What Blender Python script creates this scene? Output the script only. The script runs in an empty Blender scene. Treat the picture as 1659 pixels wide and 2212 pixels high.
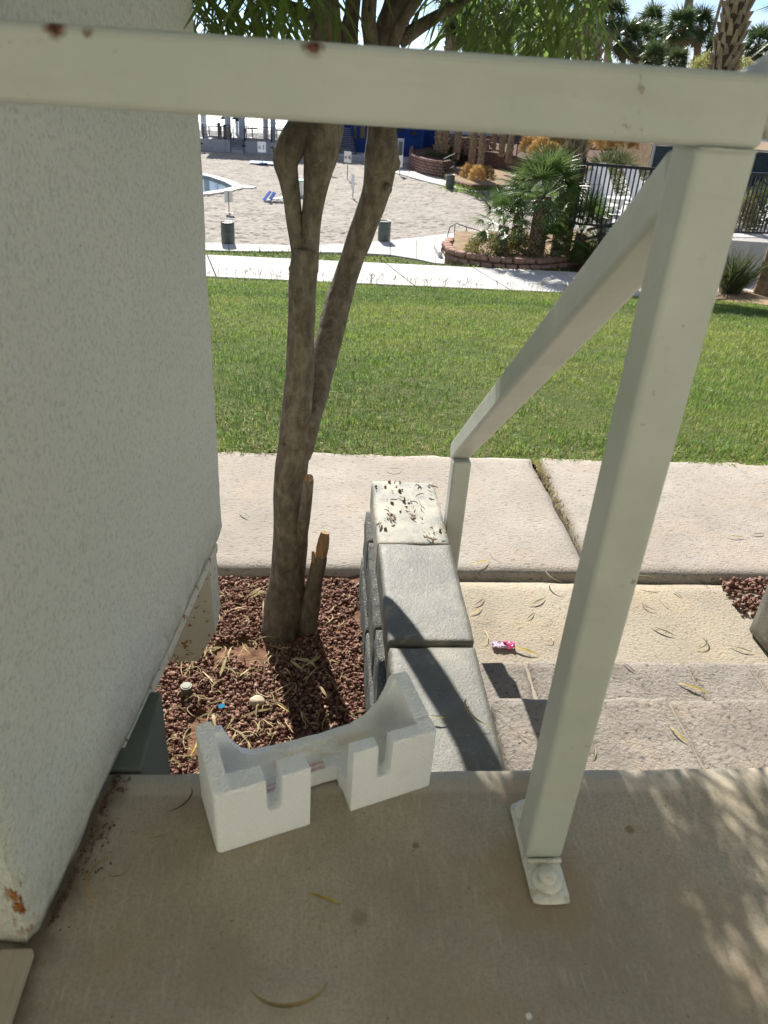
import bpy, bmesh, math, random
import numpy as np
from mathutils import Matrix, Vector
rng = random.Random(7); nr = np.random.RandomState(11)
scene = bpy.context.scene; C = scene.collection
# ------------------------------------------------------------------ camera, world, sun, exposure
FPX, CX, CY, H = 1661.0, 829.5, 1106.0, 0.91
ROT = Matrix(((0.996183,-0.019589,-0.085063),(-0.06334,0.508315,-0.858839),(0.060063,0.860948,0.505134)))
cam = bpy.data.cameras.new('camera'); camo = bpy.data.objects.new('camera', cam); C.objects.link(camo)
camo.matrix_world = Matrix.Translation((0,0,H)) @ ROT.to_4x4()
cam.sensor_fit='VERTICAL'; cam.sensor_height=34.6; cam.sensor_width=25.95; cam.lens=FPX/2212*34.6
cam.clip_start=.05; cam.clip_end=9000
cam.dof.use_dof=True; cam.dof.focus_distance=2.4; cam.dof.aperture_fstop=10
scene.camera=camo
SUN_EL, SUN_AZ = 38.0, -9.5        # azimuth measured from +Y towards +X (negative: to the left)
w=bpy.data.worlds.new('World'); scene.world=w; w.use_nodes=True
nt=w.node_tree; nt.nodes.clear()
out=nt.nodes.new('ShaderNodeOutputWorld'); bg=nt.nodes.new('ShaderNodeBackground')
sky=nt.nodes.new('ShaderNodeTexSky'); sky.sky_type='NISHITA'; sky.sun_disc=False
sky.sun_elevation=math.radians(SUN_EL); sky.sun_rotation=math.radians(SUN_AZ)
sky.air_density=.55; sky.dust_density=0.0; sky.ozone_density=2.0; sky.altitude=1800
tc=nt.nodes.new('ShaderNodeTexCoord'); mp=nt.nodes.new('ShaderNodeMapping'); mp.inputs['Scale'].default_value=(2.2,2.2,9)
nz=nt.nodes.new('ShaderNodeTexNoise'); nz.inputs['Scale'].default_value=1.6; nz.inputs['Detail'].default_value=7; nz.inputs['Roughness'].default_value=.58
rp=nt.nodes.new('ShaderNodeValToRGB'); rp.color_ramp.elements[0].position=.44; rp.color_ramp.elements[1].position=.66
rp.color_ramp.elements[1].color=(.85,.85,.85,1)
mx=nt.nodes.new('ShaderNodeMix'); mx.data_type='RGBA'
mx.inputs['B'].default_value=(4.9,4.9,5.0,1)
L=nt.links.new
L(tc.outputs['Generated'],mp.inputs['Vector']); L(mp.outputs[0],nz.inputs['Vector']); L(nz.outputs['Fac'],rp.inputs[0])
L(rp.outputs[0],mx.inputs['Factor']); L(sky.outputs[0],mx.inputs['A']); L(mx.outputs['Result'],bg.inputs['Color']); L(bg.outputs[0],out.inputs[0])
bg.inputs['Strength'].default_value=.075
sl=bpy.data.lights.new('sun','SUN'); sl.energy=3.9; sl.angle=math.radians(.55); sl.color=(1,.95,.87)
so=bpy.data.objects.new('sun',sl); C.objects.link(so); so.location=(-3,20,20)
el,az=math.radians(SUN_EL),math.radians(SUN_AZ)
SUN=Vector((math.sin(az)*math.cos(el),math.cos(az)*math.cos(el),math.sin(el)))
so.rotation_euler=SUN.to_track_quat('Z','Y').to_euler()
vs=scene.view_settings; vs.view_transform='Standard'; vs.look='None'; vs.exposure=1.3; vs.gamma=1; vs.use_curve_mapping=False
scene.render.engine='CYCLES'

# ------------------------------------------------------------------ survey: bearing of a photo point -> place in the world
def ray(u,v): return ROT @ Vector((u-CX,-(v-CY),-FPX))
def onz(u,v,z): d=ray(u,v); return Vector((0,0,H))+d*((z-H)/d.z)
def ony(u,v,Y): d=ray(u,v); return Vector((0,0,H))+d*(Y/d.y)
def depth(p): return -(ROT.transposed() @ (Vector(p)-Vector((0,0,H)))).z
def size(px,p): return px*depth(p)/FPX

# ------------------------------------------------------------------ helpers
class MB:
    def __init__(s): s.v=[]; s.f=[]
    def add(s,v,f):
        n=len(s.v); s.v+= [tuple(q) for q in v]; s.f+=[tuple(i+n for i in q) for q in f]; return s
    def box(s,x0,x1,y0,y1,z0,z1):
        return s.add([(x0,y0,z0),(x1,y0,z0),(x1,y1,z0),(x0,y1,z0),(x0,y0,z1),(x1,y0,z1),(x1,y1,z1),(x0,y1,z1)],
          [(3,2,1,0),(4,5,6,7),(0,1,5,4),(1,2,6,5),(2,3,7,6),(3,0,4,7)])
    def bar(s,a,b,wd,ht,up=(0,0,1)):
        a=Vector(a);b=Vector(b);d=(b-a).normalized();u=Vector(up);sd=d.cross(u)
        if sd.length<1e-4: sd=d.cross(Vector((1,0,0)))
        sd.normalize();u=sd.cross(d)
        P=[]
        for q in (a,b):
            for i,j in ((-1,-1),(1,-1),(1,1),(-1,1)): P.append(q+sd*(wd/2*i)+u*(ht/2*j))
        return s.add(P,[(3,2,1,0),(4,5,6,7),(0,1,5,4),(1,2,6,5),(2,3,7,6),(3,0,4,7)])
    def tube(s,pts,rad,n=10,amp=0,freq=3.,seed=0,cap=True):
        pts=[Vector(p) for p in pts]; V=[];F=[]; nx=None
        for i,p in enumerate(pts):
            t=(pts[min(i+1,len(pts)-1)]-pts[max(i-1,0)]).normalized()
            if nx is None:
                nx=t.cross(Vector((0,1,0))); 
                if nx.length<.1: nx=t.cross(Vector((1,0,0)))
            nx=(nx-t*nx.dot(t)).normalized(); ny=t.cross(nx)
            r=rad[i] if hasattr(rad,'__len__') else rad
            for k in range(n):
                a=2*math.pi*k/n; d=nx*math.cos(a)+ny*math.sin(a)
                q=p+d*r
                if amp: q=q+d*(amp*r*(n3(q.x*freq+seed,q.y*freq,q.z*freq*.6)+.5*n3(q.x*freq*2.7+seed,q.y*freq*2.7,q.z*freq*1.2)))
                V.append(q)
        for i in range(len(pts)-1):
            for k in range(n):
                a=i*n+k;b=i*n+(k+1)%n; F.append((a,b,b+n,a+n))
        if cap: F.append(tuple(range(n-1,-1,-1))); F.append(tuple(range((len(pts)-1)*n,len(pts)*n)))
        return s.add(V,F)
    def lathe(s,prof,n=20,cx=0,cy=0,cap=True):
        V=[(cx+r*math.cos(2*math.pi*k/n),cy+r*math.sin(2*math.pi*k/n),z) for r,z in prof for k in range(n)]
        F=[(i*n+k,i*n+(k+1)%n,(i+1)*n+(k+1)%n,(i+1)*n+k) for i in range(len(prof)-1) for k in range(n)]
        if cap: F.append(tuple(range(n-1,-1,-1))); F.append(tuple(range((len(prof)-1)*n,len(prof)*n)))
        return s.add(V,F)
    def prism(s,poly,z0,z1):
        n=len(poly); V=[(x,y,z0) for x,y in poly]+[(x,y,z1) for x,y in poly]
        F=[tuple(range(n-1,-1,-1)),tuple(range(n,2*n))]+[(k,(k+1)%n,(k+1)%n+n,k+n) for k in range(n)]
        ar=sum(poly[k][0]*poly[(k+1)%n][1]-poly[(k+1)%n][0]*poly[k][1] for k in range(n))
        if ar<0: F=[tuple(reversed(q)) for q in F]
        return s.add(V,F)
    def mesh(s,name,mat,smooth=False):
        me=bpy.data.meshes.new(name); me.from_pydata(s.v,[],s.f)
        if mat: me.materials.append(mat)
        if smooth: me.polygons.foreach_set('use_smooth',[True]*len(me.polygons))
        me.update(); return me
    def obj(s,name,mat,parent=None,smooth=False,bevel=0,loc=None,seg=2):
        o=bpy.data.objects.new(name,s.mesh(name,mat,smooth)); C.objects.link(o)
        if parent is not None:
            o.parent=parent
            if loc is None: o.location=-parent['_w'] if False else (-Vector(WORLD.get(parent.name,(0,0,0))))
        if loc is not None: o.location=loc
        if bevel:
            b=o.modifiers.new('bevel','BEVEL'); b.width=bevel; b.segments=seg; b.limit_method='ANGLE'; b.angle_limit=math.radians(40)
            if smooth is False: pass
        return o
WORLD={}
def _h(i,j,k):
    n=(i*374761393+j*668265263+k*1274126177)&0xffffffff
    n=((n^(n>>13))*1103515245)&0xffffffff
    return ((n^(n>>16))&0xffff)/32767.5-1
def n3(x,y,z):
    i,j,k=math.floor(x),math.floor(y),math.floor(z); a,b,c=x-i,y-j,z-k
    a=a*a*(3-2*a);b=b*b*(3-2*b);c=c*c*(3-2*c); r=0
    for p,wp in ((0,1-a),(1,a)):
        for q,wq in ((0,1-b),(1,b)):
            for t,wt in ((0,1-c),(1,c)): r+=wp*wq*wt*_h(i+p,j+q,k+t)
    return r
def vn(x,y,seed=0):                      # numpy value noise, -1..1
    xi=np.floor(x).astype(np.int64);yi=np.floor(y).astype(np.int64);a=x-xi;b=y-yi;a=a*a*(3-2*a);b=b*b*(3-2*b)
    def h(i,j):
        n=(i*374761393+j*668265263+seed*1442695)&0xffffffff; n=((n^(n>>13))*1103515245)&0xffffffff
        return ((n^(n>>16))&0xffff)/32767.5-1
    return (h(xi,yi)*(1-a)+h(xi+1,yi)*a)*(1-b)+(h(xi,yi+1)*(1-a)+h(xi+1,yi+1)*a)*b
def tag(o,label=None,cat=None,group=None,kind=None):
    if label: o['label']=label
    if cat: o['category']=cat
    if group: o['group']=group
    if kind: o['kind']=kind
    return o
def thing(name,label,cat,loc=(0,0,0),group=None,rz=0):
    o=bpy.data.objects.new(name,None); C.objects.link(o); o.location=loc; o.rotation_euler=(0,0,rz)
    o.empty_display_size=.1; WORLD[o.name]=tuple(loc)
    return tag(o,label,cat,group)
def dup(root,loc,rz=None,label=None,group=None,scale=None):
    r=root.copy(); C.objects.link(r); r.location=loc
    if rz is not None: r.rotation_euler=(r.rotation_euler[0],r.rotation_euler[1],rz)
    if scale: r.scale=(scale,)*3
    if label: r['label']=label
    if group: r['group']=group
    for ch in list(root.children):
        c=ch.copy(); C.objects.link(c); c.parent=r
        for q in list(ch.children):
            d=q.copy(); C.objects.link(d); d.parent=c
    return r
def fastmesh(name,V,F,mat,smooth=False,mi=None,mats=None):
    """V (n,3) numpy, F (m,k) numpy with constant k"""
    me=bpy.data.meshes.new(name); m,k=F.shape
    me.vertices.add(len(V)); me.vertices.foreach_set('co',np.asarray(V,np.float32).ravel())
    me.loops.add(m*k); me.loops.foreach_set('vertex_index',np.asarray(F,np.int32).ravel())
    me.polygons.add(m); me.polygons.foreach_set('loop_start',np.arange(m,dtype=np.int32)*k)
    for q in (mats or [mat]): me.materials.append(q)
    if mi is not None: me.polygons.foreach_set('material_index',np.asarray(mi,np.int32))
    if smooth: me.polygons.foreach_set('use_smooth',np.ones(m,bool))
    me.update(calc_edges=True); me.validate()
    return me
def linkmesh(name,me,parent=None):
    o=bpy.data.objects.new(name,me); C.objects.link(o)
    if parent is not None: o.parent=parent; o.location=-Vector(WORLD.get(parent.name,(0,0,0)))
    return o

# ------------------------------------------------------------------ materials
class NT:
    def __init__(s,name):
        s.m=bpy.data.materials.new(name); s.m.use_nodes=True; s.t=s.m.node_tree; s.b=s.t.nodes['Principled BSDF']; s.o=s.t.nodes['Material Output']
        s.tc=s.n('ShaderNodeTexCoord')
    def n(s,k,**kw):
        q=s.t.nodes.new(k)
        for a,b in kw.items(): setattr(q,a,b)
        return q
    def l(s,a,b): s.t.links.new(a,b)
    def noise(s,scale,detail=5,rough=.55,vec=None,stretch=None):
        q=s.n('ShaderNodeTexNoise'); q.inputs['Scale'].default_value=scale; q.inputs['Detail'].default_value=detail; q.inputs['Roughness'].default_value=rough
        v=vec or s.tc.outputs['Object']
        if stretch:
            m=s.n('ShaderNodeMapping'); m.inputs['Scale'].default_value=stretch; s.l(v,m.inputs[0]); v=m.outputs[0]
        s.l(v,q.inputs['Vector']); return q.outputs['Fac']
    def vor(s,scale,feature='F1',vec=None):
        q=s.n('ShaderNodeTexVoronoi'); q.feature=feature; q.inputs['Scale'].default_value=scale; s.l(vec or s.tc.outputs['Object'],q.inputs['Vector']); return q.outputs['Distance']
    def ramp(s,fac,*stops):
        q=s.n('ShaderNodeValToRGB'); e=q.color_ramp.elements
        while len(e)<len(stops): e.new(.5)
        for i,(p,c) in enumerate(stops):
            e[i].position=p; e[i].color=(*c,1) if hasattr(c,'__len__') else (c,c,c,1)
        s.l(fac,q.inputs[0]); return q.outputs[0]
    def mix(s,fac,a,b,mode='MIX'):
        q=s.n('ShaderNodeMix',data_type='RGBA',blend_type=mode)
        for i,x in (('Factor',fac),('A',a),('B',b)):
            if hasattr(x,'is_linked'): s.l(x,q.inputs[i])
            elif i=='Factor': q.inputs[i].default_value=x
            else: q.inputs[i].default_value=(*x,1)
        return q.outputs['Result']
    def math(s,op,a,b=None):
        q=s.n('ShaderNodeMath',operation=op)
        for i,x in enumerate((a,b)):
            if x is None: continue
            if hasattr(x,'is_linked'): s.l(x,q.inputs[i])
            else: q.inputs[i].default_value=x
        return q.outputs[0]
    def bump(s,h,st=.3,dist=.01):
        q=s.n('ShaderNodeBump'); q.inputs['Strength'].default_value=st; q.inputs['Distance'].default_value=dist; s.l(h,q.inputs['Height'])
        if s.b.inputs['Normal'].is_linked: s.l(s.b.inputs['Normal'].links[0].from_socket,q.inputs['Normal'])
        s.l(q.outputs[0],s.b.inputs['Normal'])
    def col(s,x,rough=.8,spec=.3):
        if hasattr(x,'is_linked'): s.l(x,s.b.inputs['Base Color'])
        else: s.b.inputs['Base Color'].default_value=(*x,1)
        s.b.inputs['Roughness'].default_value=rough; s.b.inputs['Specular IOR Level'].default_value=spec; return s
    def rand(s): return s.n('ShaderNodeObjectInfo').outputs['Random']
def plain(name,c,rough=.6,spec=.4,var=.25,scale=12,bump=0,bs=60,metal=0):
    t=NT(name); f=t.noise(scale); d=tuple(x*(1-var) for x in c); e=tuple(min(1,x*(1+var*.6)) for x in c)
    t.col(t.ramp(f,(.3,d),(.7,e)),rough,spec); t.b.inputs['Metallic'].default_value=metal
    if bump: t.bump(t.noise(bs,6),bump,.004)
    return t.m
def leafy(name,c1,c2,trans=.35,rough=.45,scale=6,spec=.4):
    t=NT(name); f=t.noise(scale,2); q=t.mix(f,c1,c2)
    hv=t.n('ShaderNodeHueSaturation'); t.l(q,hv.inputs['Color'])
    t.l(t.math('MULTIPLY',t.math('ADD',t.math('MULTIPLY',t.rand(),.3),.85),t.math('ADD',t.math('MULTIPLY',t.noise(55,2),1.2),.4)),hv.inputs['Value'])
    t.col(hv.outputs[0],rough,spec)
    tr=t.n('ShaderNodeBsdfTranslucent'); ms=t.n('ShaderNodeMixShader'); ms.inputs[0].default_value=trans
    g=t.n('ShaderNodeGamma'); g.inputs[1].default_value=.85; t.l(hv.outputs[0],g.inputs[0]); t.l(g.outputs[0],tr.inputs[0])
    t.l(t.b.outputs[0],ms.inputs[1]); t.l(tr.outputs[0],ms.inputs[2]); t.l(ms.outputs[0],t.o.inputs[0]); return t.m
MAT={}
# painted railing
t=NT('rail_paint'); base=t.ramp(t.noise(9,4),(.3,(.43,.453,.402)),(.72,(.51,.528,.475)))
base=t.mix(t.ramp(t.noise(60,8,.7),(.60,0.),(.75,.5)),base,(.36,.34,.26))
base=t.mix(t.ramp(t.noise(34,7,.72),(.665,0.),(.70,.8)),base,(.20,.165,.11)); base=t.mix(t.ramp(t.noise(1,5,.65,stretch=(4,4,22)),(.55,0.),(.75,.35)),base,(.34,.335,.27))
for (x,y,z,r) in ((-.185,.626,.917,.010),(-.163,.626,.916,.007),(-.010,.626,.917,.010),(-.155,.63,.915,.003),(.078,.628,.919,.004)):
    d=t.n('ShaderNodeVectorMath',operation='DISTANCE'); t.l(t.tc.outputs['Object'],d.inputs[0]); d.inputs[1].default_value=(x,y,z)
    k=t.math('ADD',d.outputs['Value'],t.math('MULTIPLY',t.noise(140,3),.008))
    base=t.mix(t.ramp(t.math('DIVIDE',k,r*2),(.42,1.),(.72,0.)),base,t.ramp(t.noise(300,3),(.35,(.02,.008,.005)),(.65,(.22,.075,.02))))
t.col(base,.42,.5); t.bump(t.noise(18,4),.35,.004); t.bump(t.noise(1,3,.6,stretch=(30,30,200)),.12,.001); t.bump(t.noise(170,3),.06,.001); MAT['rail']=t.m
# stucco
t=NT('stucco'); a=t.noise(190,6,.62); b=t.noise(70,3); pit=t.ramp(t.noise(130,3,.55),(.25,1.),(.33,0.))
c=t.mix(t.noise(3.5,3),(.66,.67,.585),(.74,.745,.665)); c=t.mix(t.ramp(t.noise(150,4,.6),(.36,.48),(.50,0.)),c,(.42,.43,.365)); c=t.mix(t.math('MULTIPLY',pit,.5),c,(.22,.23,.19))
gr=t.n('ShaderNodeSeparateXYZ'); t.l(t.tc.outputs['Object'],gr.inputs[0])
dirt=t.math('MULTIPLY',t.ramp(gr.outputs['Z'],(0.,1.),(.09,0.)),t.ramp(t.noise(26,6),(.42,0.),(.7,.7)))
c=t.mix(dirt,c,(.34,.29,.22))
rust=t.math('MULTIPLY',t.ramp(t.math('ABSOLUTE',t.math('SUBTRACT',gr.outputs['Z'],.075)),(.03,1.),(.08,0.)),t.ramp(t.noise(1,4,.6,stretch=(70,70,28)),(.48,0.),(.55,1.)))
dx=t.n('ShaderNodeVectorMath',operation='DISTANCE'); cb=t.n('ShaderNodeCombineXYZ'); t.l(gr.outputs['X'],cb.inputs[0]); t.l(gr.outputs['Y'],cb.inputs[1]); t.l(cb.outputs[0],dx.inputs[0]); dx.inputs[1].default_value=(-.318,.534,0)
rust=t.math('MULTIPLY',rust,t.ramp(dx.outputs['Value'],(.010,1.),(.024,0.)))
c=t.mix(rust,c,t.ramp(t.noise(120,3),(.35,(.16,.05,.012)),(.65,(.42,.16,.035)))); t.col(c,.85,.2)
t.bump(t.math('ADD',a,t.math('MULTIPLY',b,.9)),.75,.009); t.bump(pit,-.3,.003); MAT['stucco']=t.m
# concrete landing
t=NT('landing_concrete'); c=t.ramp(t.noise(3.2,7,.6),(.30,(.30,.258,.19)),(.5,(.415,.36,.272)),(.72,(.52,.46,.36)))
broom=t.noise(1,5,.6,stretch=(170,48,60)); c=t.mix(t.ramp(broom,(.56,0.),(.74,.40)),c,(.24,.20,.145)); c=t.mix(t.ramp(t.noise(230,4,.7),(.42,.35),(.55,0.)),c,(.25,.205,.15)); c=t.mix(t.ramp(t.noise(1,4,.7,stretch=(210,130,60)),(.56,0.),(.70,.55)),c,(.24,.19,.13))
c=t.mix(t.ramp(t.noise(1,4,.6,stretch=(150,24,50)),(.55,0.),(.75,.5)),c,(.55,.48,.37))
c=t.mix(t.ramp(t.noise(7,5),(.56,0.),(.72,.4)),c,(.42,.30,.19))
c=t.mix(t.ramp(t.noise(120,2),(.70,0.),(.74,.6)),c,(.12,.09,.06)); t.col(c,.86,.25)
gz=t.n('ShaderNodeSeparateXYZ'); t.l(t.tc.outputs['Object'],gz.inputs[0])
c=t.mix(t.math('MULTIPLY',t.ramp(t.math('ADD',gz.outputs['Y'],t.math('MULTIPLY',t.noise(30,3),.01)),(.748,0.),(.756,1.)),.35),c,(.62,.55,.43)); t.l(c,t.b.inputs['Base Color'])
def spot(c,x,y,r,colr,k=.8,nz_=.5):
    d=t.n('ShaderNodeVectorMath',operation='DISTANCE'); t.l(t.tc.outputs['Object'],d.inputs[0]); d.inputs[1].default_value=(x,y,0)
    q=t.math('DIVIDE',t.math('ADD',d.outputs['Value'],t.math('MULTIPLY',t.math('SUBTRACT',t.noise(2.2/r,4),.5),r*nz_)),r)
    return t.mix(t.math('MULTIPLY',t.ramp(q,(.6,1.),(1.,0.)),k),c,colr)
for x,y,r,cl,k in ((.30,.60,.085,(.33,.235,.145),.55),(.31,.74,.05,(.33,.235,.145),.5),(.2455,.4415,.0045,(.85,.84,.80),.9),(.445,.680,.008,(.22,.17,.08),.85),(-.10,.50,.05,(.30,.25,.18),.35),(.12,.46,.09,(.36,.29,.20),.35),(-.02,.42,.07,(.55,.48,.36),.35),(.06,.56,.012,(.20,.15,.09),.5),(.14,.66,.006,(.14,.11,.07),.7),(.50,.50,.10,(.36,.28,.19),.35)): c=spot(c,x,y,r,cl,k,.9)
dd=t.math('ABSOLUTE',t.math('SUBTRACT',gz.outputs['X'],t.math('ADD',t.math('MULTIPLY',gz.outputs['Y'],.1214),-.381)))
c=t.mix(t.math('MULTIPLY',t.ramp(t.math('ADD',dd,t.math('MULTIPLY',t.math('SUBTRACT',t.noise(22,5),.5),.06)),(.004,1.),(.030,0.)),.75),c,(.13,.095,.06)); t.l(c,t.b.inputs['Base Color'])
t.bump(broom,.5,.003); t.bump(t.noise(400,3),.2,.001); MAT['landing']=t.m
def concrete(name,c1,c2,sc=2.5,fine=(240,55,60),pit=.12,bump=.6,tint=None,grain=.003):
    t=NT(name); c=t.ramp(t.noise(sc,7,.62),(.3,c1),(.7,c2))
    if tint: c=t.mix(t.ramp(t.noise(sc*1.7,4),(.5,0.),(.68,.55)),c,tint)
    f=t.noise(1,6,.65,stretch=fine); c=t.mix(t.ramp(f,(.55,0.),(.70,pit*5)),c,tuple(x*.35 for x in c1)); t.col(c,.88,.25)
    t.bump(f,-bump,.004); t.bump(t.noise(110,5,.7),bump,grain); return t.m
MAT['sidewalk']=concrete('sidewalk_concrete',(.33,.295,.255),(.46,.415,.36),2.5,(38,150,60),.20,1.0,(.44,.36,.28),.006)
MAT['pad']=concrete('pad_concrete',(.33,.285,.22),(.44,.39,.305),3,(90,110,60),.18,1.0,(.47,.38,.25),.007)
MAT['path']=concrete('path_concrete',(.46,.45,.43),(.60,.59,.57),.9,(20,20,20),.04,.2)
MAT['block']=concrete('step_block',(.25,.222,.195),(.39,.35,.305),6,(80,80,70),.22,1.0,(.43,.36,.27),.011)
MAT['mortar']=concrete('mortar',(.25,.22,.18),(.33,.29,.235),9,(150,150,90),.06,.5)
# painted grey block wall
t=NT('grey_wall_paint'); c=t.ramp(t.noise(6,6,.6),(.3,(.085,.088,.075)),(.72,(.165,.163,.135)))
c=t.mix(t.ramp(t.noise(1,6,.65,stretch=(8,8,2)),(.54,0.),(.68,.55)),c,(.27,.25,.18))
sp=t.n('ShaderNodeSeparateXYZ'); t.l(t.tc.outputs['Object'],sp.inputs[0])
wr=t.math('MULTIPLY',t.ramp(t.math('ADD',sp.outputs['Y'],t.math('MULTIPLY',t.noise(11,4),.5)),(1.3/3,0.),(2.5/3,1.)) ,1.) if False else None
c=t.mix(t.ramp(t.noise(34,5,.7),(.57,0.),(.66,.5)),c,(.28,.27,.225))
c=t.mix(t.ramp(t.vor(160),(.06,.55),(.22,0.)),c,(.05,.055,.05)); t.col(c,.5,.45)
t.bump(t.noise(110,6,.7),.7,.003); t.bump(t.noise(260,4),.5,.002); MAT['greywall']=t.m
t=NT('worn_wall_paint'); c=t.ramp(t.noise(9,6,.62),(.36,(.19,.195,.17)),(.52,(.34,.325,.275)),(.66,(.48,.42,.32)))
c=t.mix(t.ramp(t.noise(45,5,.7),(.57,0.),(.66,.6)),c,(.17,.18,.165)); t.col(c,.6,.4); t.bump(t.noise(110,6,.7),.8,.003); t.bump(t.noise(260,4),.5,.002); MAT['wornwall']=t.m
t=NT('rough_block_face'); c=t.ramp(t.noise(1,5,.6,stretch=(25,25,3)),(.3,(.05,.054,.05)),(.7,(.16,.165,.15)))
c=t.mix(t.ramp(t.noise(240,3),(.58,0.),(.66,.8)),c,(.5,.5,.46)); t.col(c,.9,.2); t.bump(t.noise(120,6,.7),1,.008); MAT['roughblock']=t.m
# foam
t=NT('white_foam'); v=t.vor(330); c=t.mix(t.ramp(t.noise(12,5),(.62,0.),(.76,.25)),(.95,.95,.93),(.80,.75,.6))
t.col(c,.6,.3); t.bump(v,.6,.003); t.bump(t.noise(25,3),.10,.006); t.b.inputs['Subsurface Weight'].default_value=.22; t.b.inputs['Subsurface Radius'].default_value=(.02,.02,.02); t.b.inputs['Subsurface Scale'].default_value=.6
gs=t.n('ShaderNodeSeparateXYZ'); t.l(t.tc.outputs['Object'],gs.inputs[0])
st=t.math('MULTIPLY',t.math('MULTIPLY',t.ramp(t.noise(1,4,.6,stretch=(14,40,40)),(.42,0.),(.6,1.)),t.ramp(gs.outputs['Y'],(.060,0.),(.078,1.))),t.math('MULTIPLY',t.ramp(gs.outputs['X'],(.05,0.),(.12,1.)),t.math('MULTIPLY',t.ramp(gs.outputs['X'],(.22,1.),(.27,0.)),t.ramp(gs.outputs['Z'],(.044,1.),(.056,0.)))))
c2=t.mix(t.math('MULTIPLY',st,.55),c,(.64,.53,.31)); t.l(c2,t.b.inputs['Base Color']); MAT['foam']=t.m
MAT['label']=plain('label_film',(.80,.80,.76),.3,.5,.06,60); MAT['redink']=plain('red_ink',(.70,.03,.03),.5,.3,.1)
# bark
t=NT('bark'); f=t.noise(1,7,.62,stretch=(48,48,26)); c=t.ramp(f,(.25,(.06,.048,.033)),(.5,(.15,.126,.09)),(.75,(.265,.232,.175)))
c=t.mix(t.ramp(t.noise(5,4),(.55,0.),(.70,.4)),c,(.13,.08,.04)); c=t.mix(t.ramp(t.noise(1,2,.5,stretch=(150,150,260)),(.68,0.),(.73,.7)),c,(.32,.29,.22))
c=t.mix(t.ramp(t.noise(7,3),(.60,0.),(.70,.5)),c,(.04,.03,.02)); c=t.mix(t.ramp(t.vor(13),(.05,.85),(.11,0.)),c,(.03,.022,.014)); t.col(c,.85,.25); t.bump(f,.8,.010); t.bump(t.noise(1,5,.6,stretch=(14,14,70)),.35,.006); t.bump(t.noise(170,5),.6,.004); MAT['bark']=t.m
t=NT('raw_wood'); f=t.noise(1,5,.6,stretch=(160,160,10)); t.col(t.ramp(f,(.3,(.19,.10,.04)),(.7,(.50,.33,.16))),.75,.3); t.bump(f,.8,.004); MAT['wood']=t.m
MAT['canopyleaf']=leafy('tree_leaf',(.055,.10,.022),(.13,.20,.04),.55,.38,3)
MAT['grass']=leafy('grass_blade',(.085,.19,.018),(.19,.29,.035),.5,.5,1.1)
MAT['grassdeep']=leafy('grass_deep_blade',(.055,.12,.018),(.11,.19,.03),.45,.5,1.5)
MAT['grassyel']=leafy('grass_yellow_blade',(.19,.26,.04),(.30,.33,.07),.45,.5,1.5)
MAT['grassdry']=leafy('grass_dry_blade',(.30,.25,.10),(.42,.37,.17),.35,.6,2)
t=NT('lawn_soil'); t.col(t.ramp(t.noise(5,7,.6),(.3,(.045,.07,.015)),(.7,(.095,.105,.035))),.95,.1); t.bump(t.noise(30,6),.8,.03); MAT['soil']=t.m
t=NT('lava_rock'); c=t.ramp(t.noise(75,2),(.30,(.09,.042,.032)),(.48,(.19,.098,.074)),(.60,(.29,.175,.135)),(.74,(.46,.34,.27))); t.col(c,.9,.25); t.bump(t.noise(500,4),.6,.002); MAT['lava']=t.m
t=NT('planter_soil'); t.col(t.ramp(t.noise(40,6),(.3,(.10,.05,.034)),(.7,(.26,.15,.095))),.95,.1); t.bump(t.noise(160,6),.8,.006); MAT['dirt']=t.m
MAT['litter']=leafy('dry_litter',(.38,.29,.12),(.60,.52,.30),.2,.6,14)
MAT['leaf_yellow']=leafy('leaf_yellow',(.36,.25,.025),(.50,.40,.06),.15,.5,40)
MAT['leaf_tan']=leafy('leaf_tan',(.33,.225,.09),(.46,.36,.17),.15,.6,40)
MAT['leaf_olive']=leafy('leaf_olive',(.08,.085,.02),(.20,.18,.05),.12,.5,40)
MAT['leaf_brown']=leafy('leaf_brown',(.08,.05,.025),(.20,.13,.06),.15,.6,40)
t=NT('sand'); f=t.noise(.9,7,.6); t.col(t.ramp(f,(.32,(.30,.27,.235)),(.7,(.40,.37,.33))),.95,.15); t.bump(t.noise(3.5,6,.6),.9,.12); MAT['sand']=t.m
t=NT('lake_water'); t.col((.045,.07,.085),.5,.6); t.bump(t.noise(1,5,.6,stretch=(.35,1.6,1)),.55,.25); MAT['lake']=t.m
t=NT('pool_water'); t.col((.05,.085,.085),.03,.6); t.bump(t.noise(1,3,.5,stretch=(1.2,3,1)),.10,.06); MAT['water']=t.m
MAT['can']=plain('can_paint',(.085,.105,.095),.45,.5,.25,9); MAT['black']=plain('black_metal',(.014,.015,.017),.38,.5,.2)
MAT['white']=plain('white_resin',(.80,.80,.79),.4,.5,.05); MAT['signwhite']=plain('sign_white',(.78,.78,.76),.5,.4,.06)
MAT['greymetal']=plain('grey_metal',(.23,.24,.24),.5,.5,.2); MAT['bluewall']=plain('blue_paint',(.014,.050,.21),.75,.25,.12,2,.2,8)
MAT['whitewall']=plain('white_wall_paint',(.66,.69,.74),.8,.2,.06,2); MAT['deckwall']=concrete('deck_wall_concrete',(.33,.34,.35),(.46,.47,.48),.5,(3,3,3),.05,.1)
MAT['column']=plain('column_paint',(.50,.53,.57),.7,.3,.12,1.5); MAT['brownblock']=plain('brown_block',(.245,.155,.125),.9,.2,.35,5,.5,40)
MAT['brownwall']=plain('brown_wall',(.19,.10,.085),.9,.2,.3,4,.5,30); MAT['redblock']=plain('red_block',(.40,.245,.19),.9,.2,.25,6,.6,60)
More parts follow.
